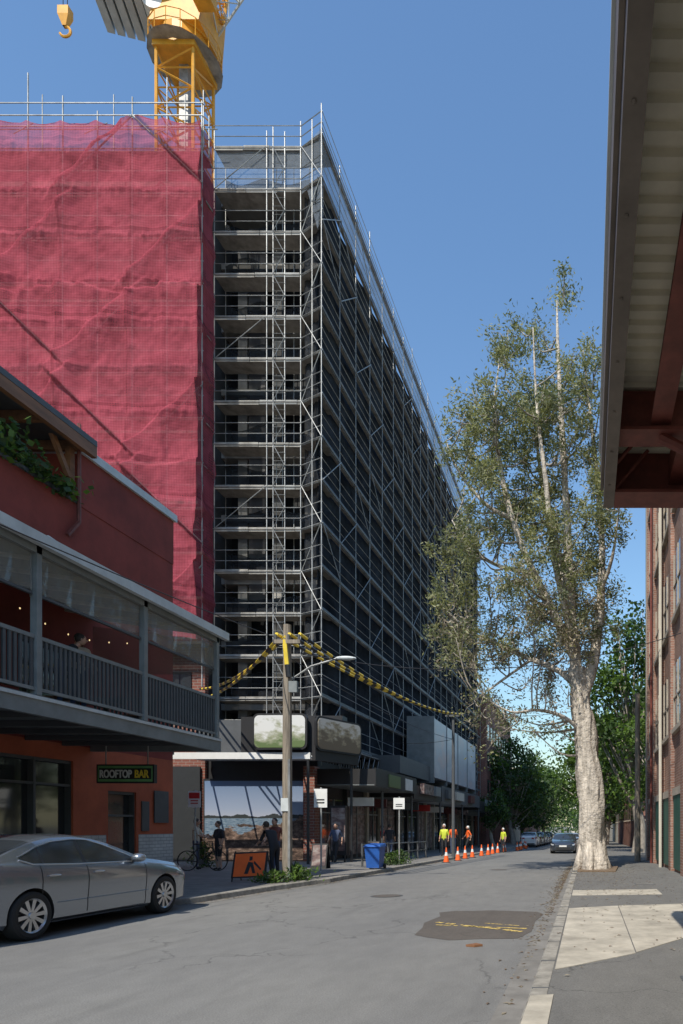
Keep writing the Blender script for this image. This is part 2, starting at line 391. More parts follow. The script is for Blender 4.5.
# ------------------------------------------------------------------ rooftop bar building (left)
bar=emp('bar_building')
WX=-13.5; YE=22.2
b=MB()
def wall_open(y0,y1,z0,z1,ops,mat,x=WX,t=.3):
    ysx=sorted(set([y0,y1]+[o[0] for o in ops]+[o[1] for o in ops]))
    for a,c in zip(ysx[:-1],ysx[1:]):
        zs=[(z0,z1)]
        for o in ops:
            if o[0]<=a+1e-6 and o[1]>=c-1e-6:
                nz=[]
                for p,q in zs:
                    if o[2]>p: nz.append((p,min(q,o[2])))
                    if o[3]<q: nz.append((max(p,o[3]),q))
                zs=nz
        for p,q in zs:
            if q-p>1e-4: b.box(x-t,x,a,c,p,q,mat)
ops=[(9.6,17.9,.9,3.3),(19.2,20.4,0,2.6)]
wall_open(-6,YE,-.2,3.72,ops,m_org)
ops2=[(7.2,9.6,3.95,6.2),(10.4,12.6,3.95,6.2),(13.3,15.6,3.95,6.2),(16.2,18.2,3.95,6.2)]
wall_open(-6,YE,3.72,7.2,ops2,m_red,x=WX-.002)
b.box(WX-.3,WX,-6,YE,7.2,10.1,m_red)
b.box(WX-.3,WX+.02,18.15,YE,10.1,11.5,m_red)
b.box(WX-14,WX-.3,YE-.3,YE,-.2,11.0,m_red)
b.box(WX-14,WX-.31,-6,YE-.31,10.0,10.15,m_char)
b.box(WX-14,WX-.3,18.15,18.45,10.15,11.5,m_red)
b.obj('walls',bar)
b=MB()
b.box(WX-.42,WX+.10,18.05,YE+.08,11.5,11.72,m_craneg)
b.box(WX-14,WX-.42,18.05,18.5,11.5,11.7,m_craneg)
b.box(WX-.36,WX+.05,-6,18.04,10.1,10.2,m_char)
b.tube((WX+.08,18.0,12.2),(WX+.08,18.0,9.6),.05,m_rbeam)
b.tube((WX+.08,18.0,9.6),(WX+.08,17.6,9.1),.05,m_rbeam)
b.tube((WX+.12,16.9,8.75),(WX+.12,18.6,8.55),.055,m_white,8)
b.tube((WX+.12,18.6,8.55),(WX+.12,18.6,8.25),.055,m_white,8)
b.tube((WX,17.0,8.75),(WX+.12,16.9,8.75),.04,m_white,6)
b.box(WX,WX+.05,-6,YE,7.6,7.68,m_red)
b.obj('copings_and_pipes',bar)
b=MB()
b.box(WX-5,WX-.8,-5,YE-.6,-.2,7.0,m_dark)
for y0,y1,z0,z1 in ops+ops2:
    b.box(WX-.22,WX-.2,y0,y1,z0,z1,m_glass)
    n=max(1,int((y1-y0)/1.1))
    for i in range(n+1):
        y=y0+(y1-y0)*i/n; b.box(WX-.2,WX-.05,y-.035,y+.035,z0,z1,m_char)
    b.box(WX-.2,WX-.06,y0,y1,z1-.08,z1,m_char); b.box(WX-.2,WX-.06,y0,y1,z0+(z1-z0)*.72,z0+(z1-z0)*.72+.06,m_char)
    b.box(WX-.2,WX-.06,y0,y1,z0,z0+.07,m_char)
b.obj('windows_and_doors',bar)
b=MB()
b.box(WX,WX+.02,17.95,19.1,-.1,1.35,m_tile); b.box(WX,WX+.02,20.5,YE-.02,-.1,1.35,m_tile)
b.box(WX,WX+.03,9.6,17.9,-.1,.85,m_tile)
b.box(WX+.02,WX+.05,21.2,21.9,1.7,2.7,m_char)
b.box(WX,WX+.04,20.62,20.95,1.45,2.35,m_char)
b.obj('tiled_plinth',bar)
BX=-10.0; BE=18.5
b=MB()
b.box(WX+.003,BX-.12,-6,BE,3.78,3.93,m_grey)
b.box(BX-.12,BX,-6,BE+.1,3.62,3.98,m_grey)
b.box(BX,BX+.03,-6,BE+.1,3.90,3.96,m_craneg)
for i in range(22):
    y=-5.5+i*1.15
    if y<BE: b.box(WX+.01,BX-.13,y,y+.07,3.66,3.775,m_char)
b.box(WX+.01,BX-.12,BE,BE+.1,3.62,3.98,m_grey)
b.obj('balcony_slab',bar)
b=MB()
posts=[BE-.08-3.0*i for i in range(8)]
for y in posts: b.box(BX-.10,BX+.02,y-.06,y+.06,3.98,6.72,m_grey)
b.box(BX-.07,BX-.01,-6,BE,5.0,5.07,m_grey); b.box(BX-.07,BX-.01,-6,BE,4.06,4.12,m_grey)
y=-5.9
while y<BE:
    b.box(BX-.055,BX-.02,y,y+.055,4.12,5.0,m_char); y+=.115
x=WX+.15
b.box(WX+.05,BX-.1,BE-.06,BE-.01,5.0,5.07,m_grey)
while x<BX-.12: b.box(x,x+.055,BE-.055,BE-.02,4.0,5.0,m_char); x+=.115
b.obj('balustrade',bar)
b=MB()
b.add([(BX+.12,-6,6.72),(BX+.12,BE+.15,6.72),(WX-.0,BE+.15,7.25),(WX,-6,7.25),(BX+.12,-6,6.78),(BX+.12,BE+.15,6.78),(WX,BE+.15,7.31),(WX,-6,7.31)],
 [(0,1,2,3),(7,6,5,4),(0,4,5,1),(1,5,6,2)],m_grey)
b.box(BX+.08,BX+.20,-6,BE+.15,6.66,6.86,m_craneg)
b.box(BX-.12,BX+.02,-6,BE,6.55,6.70,m_grey)
y=-5.5
while y<BE:
    b.add([(BX,y,6.64),(BX,y+.06,6.64),(WX,y+.06,7.14),(WX,y,7.14),(BX,y,6.71),(BX,y+.06,6.71),(WX,y+.06,7.22),(WX,y,7.22)],[(0,3,2,1),(0,1,5,4),(1,2,6,5),(3,0,4,7)],m_cream); y+=1.1
b.obj('verandah_roof',bar)
b=MB()
for y in posts[:-1]:
    n=14; vs=[];fs=[]
    for i in range(n+1):
        yy=y-2.9+2.8*i/n; o=.03*math.sin(i*1.9+y)
        vs+=[(BX-.06+o,yy,5.85+.02*math.sin(i)),(BX-.05,yy,6.55)]
        if i: fs.append((2*i-2,2*i,2*i+1,2*i-1))
    b.add(vs,fs,m_blind)
    b.box(BX-.09,BX-.03,y-2.9,y-.1,5.79,5.84,m_char)
b.quad((BX-.15,BE-.03,5.7),(WX+.1,BE-.03,5.7),(WX+.1,BE-.03,7.0),(BX-.15,BE-.03,6.6),m_blind)
b.obj('clear_blinds',bar)
b=MB()
for y in (5.5,8.5,11.5,14.5,17):
    b.box(-12.6,-11.9,y,y+.7,4.66,4.70,m_timber); b.tube((-12.25,y+.35,3.93),(-12.25,y+.35,4.66),.04,m_black,8)
    for s in (-.75,.75):
        b.box(-12.25+s-.2,-12.25+s+.2,y+.15,y+.55,4.36,4.40,m_timber)
        for q in (-.17,.17):
            for w in (.18,.52): b.tube((-12.25+s+q,y+w,3.93),(-12.25+s+q,y+w,4.36),.015,m_black,4)
        b.box(-12.25+s*1.25-.015,-12.25+s*1.25+.015,y+.15,y+.55,4.4,4.8,m_timber)
b.obj('tables_and_stools',bar)
b=MB()
b.box(WX-4,WX+.35,-6,18.3,11.75,11.9,m_char); b.box(WX+.2,WX+.34,-6,18.3,11.45,11.745,m_timber)
for i in range(18):
    y=18.0-i*1.3; b.box(WX-4,WX+.19,y-.06,y+.06,11.5,11.745,m_timber)
for i in range(6):
    y=17.9-i*3.6; b.box(WX-.15,WX-.02,y-.08,y+.08,10.2,11.5,m_timber)
b.add([(WX-.1,17.2,11.5),(WX-.1,17.35,11.5),(WX-.1,17.9,10.7),(WX-.1,17.75,10.7),(WX,17.2,11.5),(WX,17.35,11.5),(WX,17.9,10.7),(WX,17.75,10.7)],[(4,5,6,7),(0,3,2,1),(0,4,7,3),(1,2,6,5)],m_timber)
b.obj('pergola',bar)
b=MB()
for i in range(30):
    y=-1+i*.66; zz=6.2+.25*math.cos(i*math.pi/5)
    b.ell((-11.8,y,zz),(.014,.014,.02),m_bulb,6,4)
b.obj('bulbs',bar)
b=MB()
for i in range(5200):
    y=U(4,17.9); x=WX+random.gauss(-.05,.22); zz=10.2+abs(random.gauss(0,.28))*(1+.7*math.sin(y*2.1))-.25*(R()<.4)*R()*(x>WX)
    s=U(.05,.1); d=Vector((U(-1,1),U(-1,1),U(-1,1))).normalized()*s; e=Vector((U(-1,1),U(-1,1),U(-1,1))).normalized()*s
    c=Vector((x,y,zz)); b.add([c-d,c+e,c+d,c-e],[(0,1,2,3)],random.choice([m_lg1,m_lg2,m_lg2]))
b.obj('ivy_planter')
sg=emp('rooftop_bar_sign')
b=MB()
sy=17.5; sx0=-12.6; sx1=-11.12
b.box(sx0,sx1,sy,sy+.12,2.7,3.18,m_black); b.box(sx0+.04,sx1-.04,sy-.01,sy-.003,2.74,3.14,m_sgreen)
b.box(sx0+.07,sx1-.07,sy-.016,sy-.012,2.80,3.08,m_black)
b.tube((sx0+.2,sy+.06,3.18),(sx0+.2,sy+.06,3.78),.015,m_galv); b.tube((sx1-.2,sy+.06,3.18),(sx1-.2,sy+.06,3.78),.015,m_galv)
b.obj('lightbox',sg)
def text(s,loc,width,size,mat,parent,rot=(math.pi/2,0,0),name='lettering'):
    c=bpy.data.curves.new('t','FONT'); c.body=s; c.size=size; c.extrude=.008; c.offset=size*.025
    o=bpy.data.objects.new('t',c); scene.collection.objects.link(o)
    dg=bpy.context.evaluated_depsgraph_get(); me=bpy.data.meshes.new_from_object(o.evaluated_get(dg))
    bpy.data.objects.remove(o); me.materials.clear(); me.materials.append(mat)
    xs_=[v.co.x for v in me.vertices]; k=width/(max(xs_)-min(xs_)); x0=min(xs_)
    for v in me.vertices: v.co.x=(v.co.x-x0)*k
    ob=bpy.data.objects.new(name,me); scene.collection.objects.link(ob); ob.location=loc; ob.rotation_euler=rot; ob.parent=parent; return ob
text('ROOFTOP',(sx0+.10,sy-.025,2.84),.82,.28,m_white,sg)
text('BAR',(sx0+1.0,sy-.025,2.84),.36,.28,m_tyel,sg)

# ------------------------------------------------------------------ pink wrapped tower
pk=emp('pink_wrapped_building')
PY=30.2; PXR=-17.15; PXL=-34.0; PZ0=9.8; PZ1=32.85
braces=[]
bw=3.1
for ib in range(6):
    xb=PXR-ib*bw
    for k in range(6):
        zb=PZ0+k*4.0
        if (ib*7+k*3)%5 in (0,1,2,3):
            if (k+ib)%2: braces.append((xb,zb+.4,xb-bw,zb+3.4))
            else: braces.append((xb-bw,zb+.4,xb,zb+3.4))
def dseg(x,z,s):
    ax,az,bx,bz=s; dx=bx-ax; dz=bz-az; L=math.hypot(dx,dz); t=max(0,min(1,((x-ax)*dx+(z-az)*dz)/(L*L)))
    px=ax+dx*t; pz=az+dz*t
    return math.hypot(x-px,z-pz),((x-ax)*dz-(z-az)*dx)/L
def ss_(a,b,x):
    t=max(0,min(1,(x-a)/(b-a))); return t*t*(3-2*t)
def pdisp(x,z):
    wx=x+.08*noise.noise(Vector((x*.7,z*.9,11))); wz=z+.14*noise.noise(Vector((x*.8,z*.6,15)))
    u=(PXR-wx)/1.55; v=(wz-PZ0)/2.0
    d=-.13*(abs(math.sin(math.pi*u))**.6)*(abs(math.sin(math.pi*v))**.5)
    d+=.08*noise.noise(Vector((x*.55,z*.5,3)))+.05*noise.noise(Vector((x*1.5+z*.8,z*1.2,7)))+.025*noise.noise(Vector((x*3.5-z*1.5,z*2.5,1)))
    fv=abs((v+.5)%1-.5)*2.0
    d+=.08*math.exp(-fv*fv/.05)*noise.noise(Vector((x*5,round(v),3)))
    for s in braces:
        q,sd=dseg(x,z,s)
        if q<1.3:
            f=ss_(-.10,.07,sd)
            d+=.26*f*max(0,1-q/1.3)**1.1
    lo=25.4+.25*math.sin(x*1.3)+.15*noise.noise(Vector((x*2,0,5)))
    d+=.22*(1-ss_(lo-.08,lo+.08,z))
    lo2=17.6+.2*math.sin(x*1.1+1)
    d+=.12*(1-ss_(lo2-.08,lo2+.08,z))
    if z<lo: d+=.05*math.exp(-(lo-z)/1.2)*math.sin(x*8+3*noise.noise(Vector((x,0,0))))
    return d
b=MB(); nx=300; nz=400; vs=[]; fs=[]
for j in range(nz+1):
    for i in range(nx+1):
        x=PXR+(PXL-PXR)*i/nx; zz=PZ0+(PZ1-PZ0)*j/nz
        zo=.12*math.sin(x*2.0) if j==0 else (.10*abs(math.sin((PXR-x)*math.pi/1.55))*-1 if j==nz else 0)
        vs.append((x,PY-pdisp(x,zz),zz+zo))
for j in range(nz):
    for i in range(nx):
        a=j*(nx+1)+i; fs.append((a+1,a,a+nx+1,a+nx+2))
b.add(vs,fs,m_pink)
vs=[];fs=[];nn=10
for j in range(nz+1):
    zz=PZ0+(PZ1-PZ0)*j/nz
    for i in range(nn+1):
        y=PY-pdisp(PXR,zz)*(1-i/nn)+1.25*i/nn
        vs.append((PXR+(.12*noise.noise(Vector((y*1.5,zz*.8,9)))-.10*abs(math.sin(math.pi*(zz-PZ0)/2))**.5)*(i>0),y,zz))
for j in range(nz):
    for i in range(nn):
        a=j*(nn+1)+i; fs.append((a,a+1,a+nn+2,a+nn+1))
b.add(vs,fs,m_pink)
b.obj('debris_netting',pk,True)
b=MB()
for i in range(11):
    x=PXR-.05-1.55*i
    b.tube((x,PY+.22,PZ0-2),(x,PY+.22,PZ1+U(.5,1.3)+(1.3 if i%4==1 else 0)),.03,m_galv)
for z in [PZ0+2*k for k in range(12)]:
    b.tube((PXR,PY+.24,z),(PXL,PY+.24,z),.03,m_galv); b.tube((PXR,PY+.24,z+1),(PXL,PY+.24,z+1),.026,m_galv)
    b.box(PXL,PXR-.05,PY+.32,PY+1.1,z-.06,z,m_deck)
for z in (PZ1+.4,PZ1+.95): b.tube((PXR,PY+.2,z),(PXL,PY+.2,z),.026,m_galv)
for i in range(3):
    b.tube((PXR,PY+.25+i*.45,PZ1-1),(PXR,PY+.25+i*.45,PZ1+U(.6,1.6)),.026,m_galv)
for s in braces: b.tube((s[0],PY+.14,s[1]),(s[2],PY+.14,s[3]),.034,m_galv)
for i in range(5):
    x=PXR-1.0-i*3.3; b.tube((x,PY+.25,PZ1+.1),(x-2.0,PY+1.6,PZ1+1.0),.024,m_galv)
    b.tube((x-.5,PY+1.4,PZ1-.5),(x-.5,PY+1.4,PZ1+2.6),.024,m_galv)
b.tube((PXL,PY+1.4,PZ1+1),(PXR,PY+1.4,PZ1+1),.024,m_galv)
b.obj('scaffold_tubes',pk)
b=MB()
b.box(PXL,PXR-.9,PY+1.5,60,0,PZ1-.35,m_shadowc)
for k in range(8): b.box(PXL,PXR-.8,PY+1.2,PY+1.499,PZ0+.4+k*3.1,PZ0+.7+k*3.1,m_concr)
for k in range(7):
    for i in range(5): b.box(PXR-3.4-i*3.4,PXR-1.4-i*3.4,PY+1.44,PY+1.49,PZ0+.9+k*3.1,PZ0+2.7+k*3.1,m_dark)
b.box(PXL,PXR-.3,PY+.9,PY+1.19,-.5,PZ0+.3,m_brick2)
for i in range(6):
    b.box(PXR-2.2-i*2.6,PXR-.9-i*2.6,PY+.84,PY+.899,6.6,8.6,m_glass)
b.tube((PXL,PY-.02,PZ0),(PXR,PY-.02,PZ0),.05,m_pinkseam)
b.obj('building_core',pk)

# ------------------------------------------------------------------ black scaffold building
bk=emp('scaffolded_building')
SX=-12.3; SY0=31.5; SY1=78.0; FY=32.2; ZT=33.9; Z0=5.6; FXL=-17.62
b=MB()
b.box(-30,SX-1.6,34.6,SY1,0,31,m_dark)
for k in range(10):
    z=4.2+k*3.1; b.box(-30,SX-1.0,33.6,SY1,z,z+.30,m_concr)
for x in (-17.3,-15.6,-14.0): b.box(x,x+.45,33.75,34.2,4,31,m_concr)
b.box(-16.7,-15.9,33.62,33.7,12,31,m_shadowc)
b.obj('concrete_frame',bk)
b=MB()
n=110; m=80; vs=[];fs=[]
for j in range(m+1):
    for i in range(n+1):
        y=SY0+.2+(SY1-SY0)*i/n; z=Z0-.2+(32.0-Z0)*j/m
        vs.append((SX-.2-.12*abs(math.sin(math.pi*(y-SY0)/2.4))-.08*abs(math.sin(math.pi*(z-Z0)/2))+.14*noise.noise(Vector((y*.6,z*.5,0)))+.08*noise.noise(Vector((y*1.6,z*1.3,0))),y,z))
for j in range(m):
    for i in range(n):
        a=j*(n+1)+i; fs.append((a,a+1,a+n+2,a+n+1))
b.add(vs,fs,m_blackside)
for k in range(14):
    z=Z0+2*k
    vs=[];fs=[]
    for i in range(17):
        x=FXL+(-13.5-FXL)*i/16
        o=.12*noise.noise(Vector((x,z,4)))
        vs+=[(x,FY+1.1+o,z+.05),(x,FY+1.0-o,z+1.3+.6*noise.noise(Vector((x*.7,z,2))))]
        if i: fs.append((2*i-2,2*i,2*i+1,2*i-1))
    b.add(vs,fs,m_blackcloth)
for k in range(13):
    z=Z0+2*k; vs=[];fs=[]
    for i in range(9):
        t=i/8; x=-13.5+(SX-.1+13.5)*t; y=FY+.3+(SY0-FY+.05)*t+.06*math.sin(i*2+k)
        vs+=[(x,y,z+.03),(x,y+.05,z+1.97-.25*math.sin(math.pi*t)*(k%3==0))]
        if i: fs.append((2*i-2,2*i,2*i+1,2*i-1))
    b.add(vs,fs,m_blackcloth)
b.obj('shade_cloth',bk,True)
b=MB()
vs=[];fs=[]
for i in range(61):
    y=SY0+(SY1-SY0)*i/60; vs+=[(SX-.1+.04*math.sin(i*2.1),y,32.0),(SX-.1,y,ZT+.15*abs(math.sin(i*1.3)))]
    if i: fs.append((2*i-2,2*i,2*i+1,2*i-1))
b.add(vs,fs,m_lightmesh)
b.quad((FXL,FY+.1,31.6),(-13.6,FY+.1,31.6),(-13.6,FY+.1,33.7),(FXL,FY+.1,33.6),m_lightmesh)
b.quad((-13.5,FY,31.4),(SX,SY0+.15,31.8),(SX,SY0+.15,34.0),(-13.5,FY,33.6),m_lightmesh)
b.quad((SX-.2,SY0+.05,29.2),(SX,SY0+.25,30.0),(SX,SY0+.2,31.8),(-13.2,SY0+.6,31.5),m_lightmesh)
b.obj('edge_mesh',bk)
b=MB()
r=.021
levels=[Z0+2*k for k in range(15)]
ny=20
syl=[SY0+(SY1-SY0)*i/ny for i in range(ny+1)]
for i,y in enumerate(syl):
    b.tube((SX,y,4.4),(SX,y,ZT+U(.2,1.2)),r*1.15,m_galv)
for z in levels:
    for dz in (0,.5,1.0): b.tube((SX+.03,SY0,z+dz),(SX+.03,SY1,z+dz),r*(1 if dz==0 else .8),m_galv,4)
    b.box(SX-.19,SX-.04,SY0+.1,SY1,z-.03,z+.02,m_deck)
    b.box(SX-.03,SX-.01,SY0+.1,SY1,z+.02,z+.17,m_char)
b.tube((SX,SY0,ZT),(SX,SY1,ZT),r,m_galv)
for i in range(0,ny):
    for k in range(14):
        if (i+k)%6==0 or (i-k)%7==3:
            s=1 if (i+k)%6==0 else -1
            ya,yb=(syl[i],syl[i+1]) if s>0 else (syl[i+1],syl[i])
            b.tube((SX+.07,ya,levels[k]),(SX+.07,yb,levels[k]+2),r,m_galv)
for x in (FXL,-15.15,-14.85,-14.3,-13.55):
    b.tube((x,FY,4.4),(x,FY,ZT+U(.1,1.0)),r*1.3,m_galv)
    b.tube((x,FY+1.0,4.4),(x,FY+1.0,ZT+.4),r,m_galv)
b.tube((SX-.55,SY0+.3,4.4),(SX-.55,SY0+.3,ZT+.6),r*1.2,m_galv)
for z in levels:
    for dz in (0,.5,1.0):
        b.tube((FXL-.05,FY-.03,z+dz),(-13.5,FY-.03,z+dz),r*.9,m_galv)
        b.tube((-13.55,FY,z+dz),(SX,SY0,z+dz),r,m_galv)
    b.box(FXL,-13.55,FY+.04,FY+.95,z-.06,z-.01,m_deck)
    xx=FXL
    while xx<-13.6:
        w=min(U(1.2,2.4),-13.55-xx); dz=U(-.02,.02)
        b.box(xx,xx+w-.03,FY+.005,FY+.035,z-.10+dz,z+.10+dz,m_concr if R()<.6 else m_deck); xx+=w
    b.add([(-13.53,FY+.02,z-.06),(SX-.02,SY0+.05,z-.06),(SX-.1,FY+.9,z-.06),(-13.53,FY+.95,z-.06),(-13.53,FY+.02,z+.02),(SX-.02,SY0+.05,z+.02),(SX-.1,FY+.9,z+.02),(-13.53,FY+.95,z+.02)],[(0,3,2,1),(4,5,6,7),(0,1,5,4),(3,0,4,7)],m_deck)
for k in range(14):
    z=levels[k]
    a=(-13.5,FY-.04,z); c=(SX,SY0-.04,z+2)
    if k%2: a=(-13.5,FY-.04,z+2); c=(SX,SY0-.04,z)
    b.tube(a,c,r,m_galv)
    a=(-14.85,FY-.06,z); c=(-14.3,FY-.06,z+1)
    b.tube(a,c,r*.8,m_galv,4); b.tube(c,(-14.85,FY-.06,z+2),r*.8,m_galv,4)
    for q in (.0,.4,.8,1.2,1.6): b.tube((-14.85,FY-.05,z+q),(-14.3,FY-.05,z+q),r*.6,m_galv,4)
    if k%4==1: b.tube((FXL,FY-.05,z),(-15.2,FY-.05,z+2),r,m_galv)
b.obj('scaffold_tubes',bk)
# street level
b=MB()
b.box(-30,SX-.1,31.3,SY1,-1.5,4.6,m_black)
y=31.6
cols=[m_glass,m_glass,m_pr4,m_glass,m_glass,m_char,m_bordeaux,m_glass,m_pr4]
while y<77:
    w=U(1.6,3.0)
    b.box(SX-.1,SX-.02,y,y+w,.3+gz(y),2.9,random.choice(cols))
    b.box(SX-.01,SX+.02,y+w*.5-.03,y+w*.5+.03,.1+gz(y),2.9,m_grey); b.box(SX-.01,SX+.02,y,y+w,2.2,2.26,m_grey)
    b.box(SX-.1,SX+.1,y+w+.05,y+w+.4,-1.2,3.5,random.choice([m_black,m_char,m_stone,m_brick2,m_black]))
    y+=w+.5
def awn(y0,y1,x1,z0,z1,mat,matu):
    b.box(SX,x1,y0,y1,z0,z0+.04,matu); b.box(SX,x1-.001,y0+.002,y1-.002,z0+.041,z1-.05,mat); b.box(x1,x1+.06,y0,y1,z0-.05,z1,mat)
awn(31.0,38.4,-9.7,3.45,4.25,m_black,m_grey)
awn(38.6,45.8,-9.9,3.2,3.95,m_black,m_grey)
awn(46,62,-9.9,3.3,4.3,m_char,m_white)
awn(62.3,77.5,-9.9,3.0,3.9,m_black,m_grey)
for y,w,mt in ((33,2.0,m_pr1),(36,1.4,m_white),(40,2.5,m_pr4),(43.2,1.4,m_grey),(47,2,m_char),(50,3,m_cream),(56,2.0,m_bordeaux),(65,3,m_grey),(71,2,m_redp)):
    b.box(-9.83,-9.60,y,y+w,3.5,4.1,mt)
for i,y in enumerate((32.4,34.5,37,39.6,41,44,48,53,58,64,70)): b.box(-11.4,-10.2,y,y+.15,2.55,2.95,[m_white,m_bordeaux,m_pr4,m_grey,m_char,m_redp][i%6])
for y in (33,38.5,45.9,54,62,70): b.tube((-9.95,y,gz(y)),(-9.95,y,3.3),.06,m_char,8)
b.obj('shopfronts',bk)
b=MB()
b.box(SX+.1,-10.4,46,63,4.9,8.9,m_pr3)
for y in (46,50.2,54.5,58.7,63): b.box(SX+.1,-10.36,y-.06,y+.06,4.5,9.0,m_grey)
b.box(SX+.1,-10.6,38.5,45.6,4.6,5.6,m_char)
b.obj('hoarding_box',bk)
b=MB()
for i in range(60):
    y=31.6+i*.35; b.tube((SX+.25,y,4.5),(SX+.25,y,5.0+.1*(i%3)),.02,m_galv,4)
b.box(SX,SX+.6,31.5,46,5.3,5.36,m_deck)
for i in range(22): b.tube((SX+.55,31.6+i*.8,4.6),(SX+.55,32.0+i*.8,5.3),.02,m_galv,4)
b.obj('base_props',bk)

# corner gantry with billboards
gt=emp('corner_awning')
b=MB()
b.box(-17.4,-11.4,28.0,28.10,4.35,4.62,m_white)
b.box(-17.4,-11.0,30.1,30.95,4.55,4.7,m_white)
for i in range(5):
    x=-17.35+i*1.45; b.add([(x,28.10,4.36),(x+.06,28.10,4.36),(x+.06,30.1,4.56),(x,30.1,4.56),(x,28.10,4.46),(x+.06,28.10,4.46),(x+.06,30.1,4.66),(x,30.1,4.66)],[(0,3,2,1),(4,5,6,7),(0,1,5,4),(1,2,6,5),(3,0,4,7)],m_white)
b.box(-14.3,-11.35,28.13,28.3,4.63,6.1,m_black)
b.prism([(-11.34,28.05),(-11.2,28.05),(-10.25,30.5),(-10.4,30.6)],4.3,6.1,m_black)
b.box(-17.4,-14.41,30.3,30.9,4.75,6.3,m_char)
b.box(-14.4,-10.9,30.3,30.9,4.95,6.5,m_black)
for x,y in ((-17.3,28.05),(-11.5,28.05),(-10.5,30.3)): b.tube((x,y,0),(x,y,4.34),.06,m_black,8)
b.obj('awning_frame',gt)
def rsign(mbb,a,c,z0,z1,mat,fr):
    a=Vector((a[0],a[1],0)); c=Vector((c[0],c[1],0)); L=(c-a).length; d=(c-a)/L; nrm=Vector((d.y,-d.x,0))
    def rr(inset,off,mt,r):
        pts=[]
        for cx,cz,a0 in ((L-inset-r,z0+inset+r,-90),(L-inset-r,z1-inset-r,0),(inset+r,z1-inset-r,90),(inset+r,z0+inset+r,180)):
            for q in range(6):
                t=math.radians(a0+q*18); pts.append((cx+r*math.cos(t),cz+r*math.sin(t)))
        v1=[a+d*x+nrm*off+Vector((0,0,z)) for x,z in pts]; v0=[a+d*x+Vector((0,0,z)) for x,z in pts]; n=len(pts)
        mbb.add(v1+v0,[tuple(range(n)),tuple(range(n,2*n))[::-1]]+[(i,(i+1)%n,n+(i+1)%n,n+i) for i in range(n)],mt)
    rr(0,.12,fr,.25); rr(.08,.135,mat,.2)
b=MB()
rsign(b,(-13.7,28.0),(-11.45,27.95),4.72,6.2,m_pr1,m_black)
rsign(b,(-11.25,28.05),(-10.25,30.6),4.72,6.15,m_pr2,m_black)
b.obj('billboards',gt)
b=MB()
b.box(-17.5,-12.85,31.05,31.2,-.2,3.75,m_black); b.box(-17.42,-12.95,31.02,31.045,.05,3.65,m_poster)
b.obj('coast_mural_poster')
b=MB()
b.box(-12.8,-12.3,30.7,31.29,-.3,4.3,m_brick2)
b.obj('brick_pier')
b=MB()
b.box(-11.4,-10.7,30.2,30.32,.3,2.5,m_black); b.box(-11.35,-10.75,30.19,30.198,.5,2.4,m_pr4)
b.box(-11.35,-11.3,30.2,30.3,-.1,.3,m_black); b.box(-10.8,-10.75,30.2,30.3,-.1,.3,m_black)
b.obj('advertising_panel')
b=MB()
for x,y in ((-17.6,24.5),(-17.6,25.6),(-15.9,24.0),(-18.8,24.0)): b.tube((x,y,0),(x,y,4.3),.06,m_black,8)
b.box(-26,-15.7,23.5,25.9,4.3,4.5,m_char); b.box(-26,-15.72,23.4,23.49,4.2,5.2,m_char)
b.box(-26,-17.6,30.95,31.04,0,4.3,m_dark)
for i in range(3): b.box(-26,-15.8,24+i*.8,24.08+i*.8,4.2,4.299,m_galv)
b.obj('hoarding_gantry')

# ------------------------------------------------------------------ crane
cr=emp('tower_crane')
def lattice(b,p0,p1,w,seg,r,mat,rb=None):
    p0=Vector(p0);p1=Vector(p1);d=(p1-p0).normalized(); a=Vector((0,1,0)) if abs(d.y)<.9 else Vector((1,0,0))
    u=d.cross(a).normalized(); v=d.cross(u); c=[(u*i+v*j)*w/2 for i,j in ((-1,-1),(1,-1),(1,1),(-1,1))]
    for q in c: b.tube(p0+q,p1+q,r,mat,6)
    for s in range(seg):
        A=p0+(p1-p0)*s/seg; B=p0+(p1-p0)*(s+1)/seg
        for k in range(4):
            b.tube(A+c[k],A+c[(k+1)%4],r*.6,mat,4)
            if s%2: b.tube(A+c[k],B+c[(k+1)%4],r*.6,mat,4)
            else: b.tube(A+c[(k+1)%4],B+c[k],r*.6,mat,4)
CX=-22.4; CY=38.0; DZ=.8
b=MB()
lattice(b,(CX,CY,20),(CX,CY,43.0+DZ),2.0,22,.085,m_crane)
b.box(CX-.25,CX+.25,CY-.2,CY+.2,20,43+DZ,m_galv)
b.box(CX-1.15,CX+1.15,CY-1.15,CY+1.15,43.0+DZ,43.5+DZ,m_crane)
b.sweep([(CX,CY,43.5+DZ),(CX,CY,43.9+DZ),(CX,CY,43.91+DZ),(CX,CY,44.3+DZ)],[.95,.95,1.25,1.25],m_crane,16)
b.add([(CX-1.3,CY-1.2,44.3+DZ),(CX+1.4,CY-1.2,44.3+DZ),(CX+1.4,CY+1.2,44.3+DZ),(CX-1.3,CY+1.2,44.3+DZ),(CX-1.0,CY-1,46.4+DZ),(CX+1.7,CY-1,46.4+DZ),(CX+1.7,CY+1,46.4+DZ),(CX-1.0,CY+1,46.4+DZ)],[(0,3,2,1),(4,5,6,7),(0,1,5,4),(1,2,6,5),(2,3,7,6),(3,0,4,7)],m_crane)
b.box(CX+1.45,CX+2.4,CY-2.4,CY-1.25,44.6+DZ,46.2+DZ,m_crane); b.box(CX+1.55,CX+2.3,CY-2.43,CY-2.39,45.1+DZ,46.0+DZ,m_glass); b.box(CX+2.405,CX+2.43,CY-2.3,CY-1.4,45.1+DZ,46.0+DZ,m_glass)
z=43.3+DZ
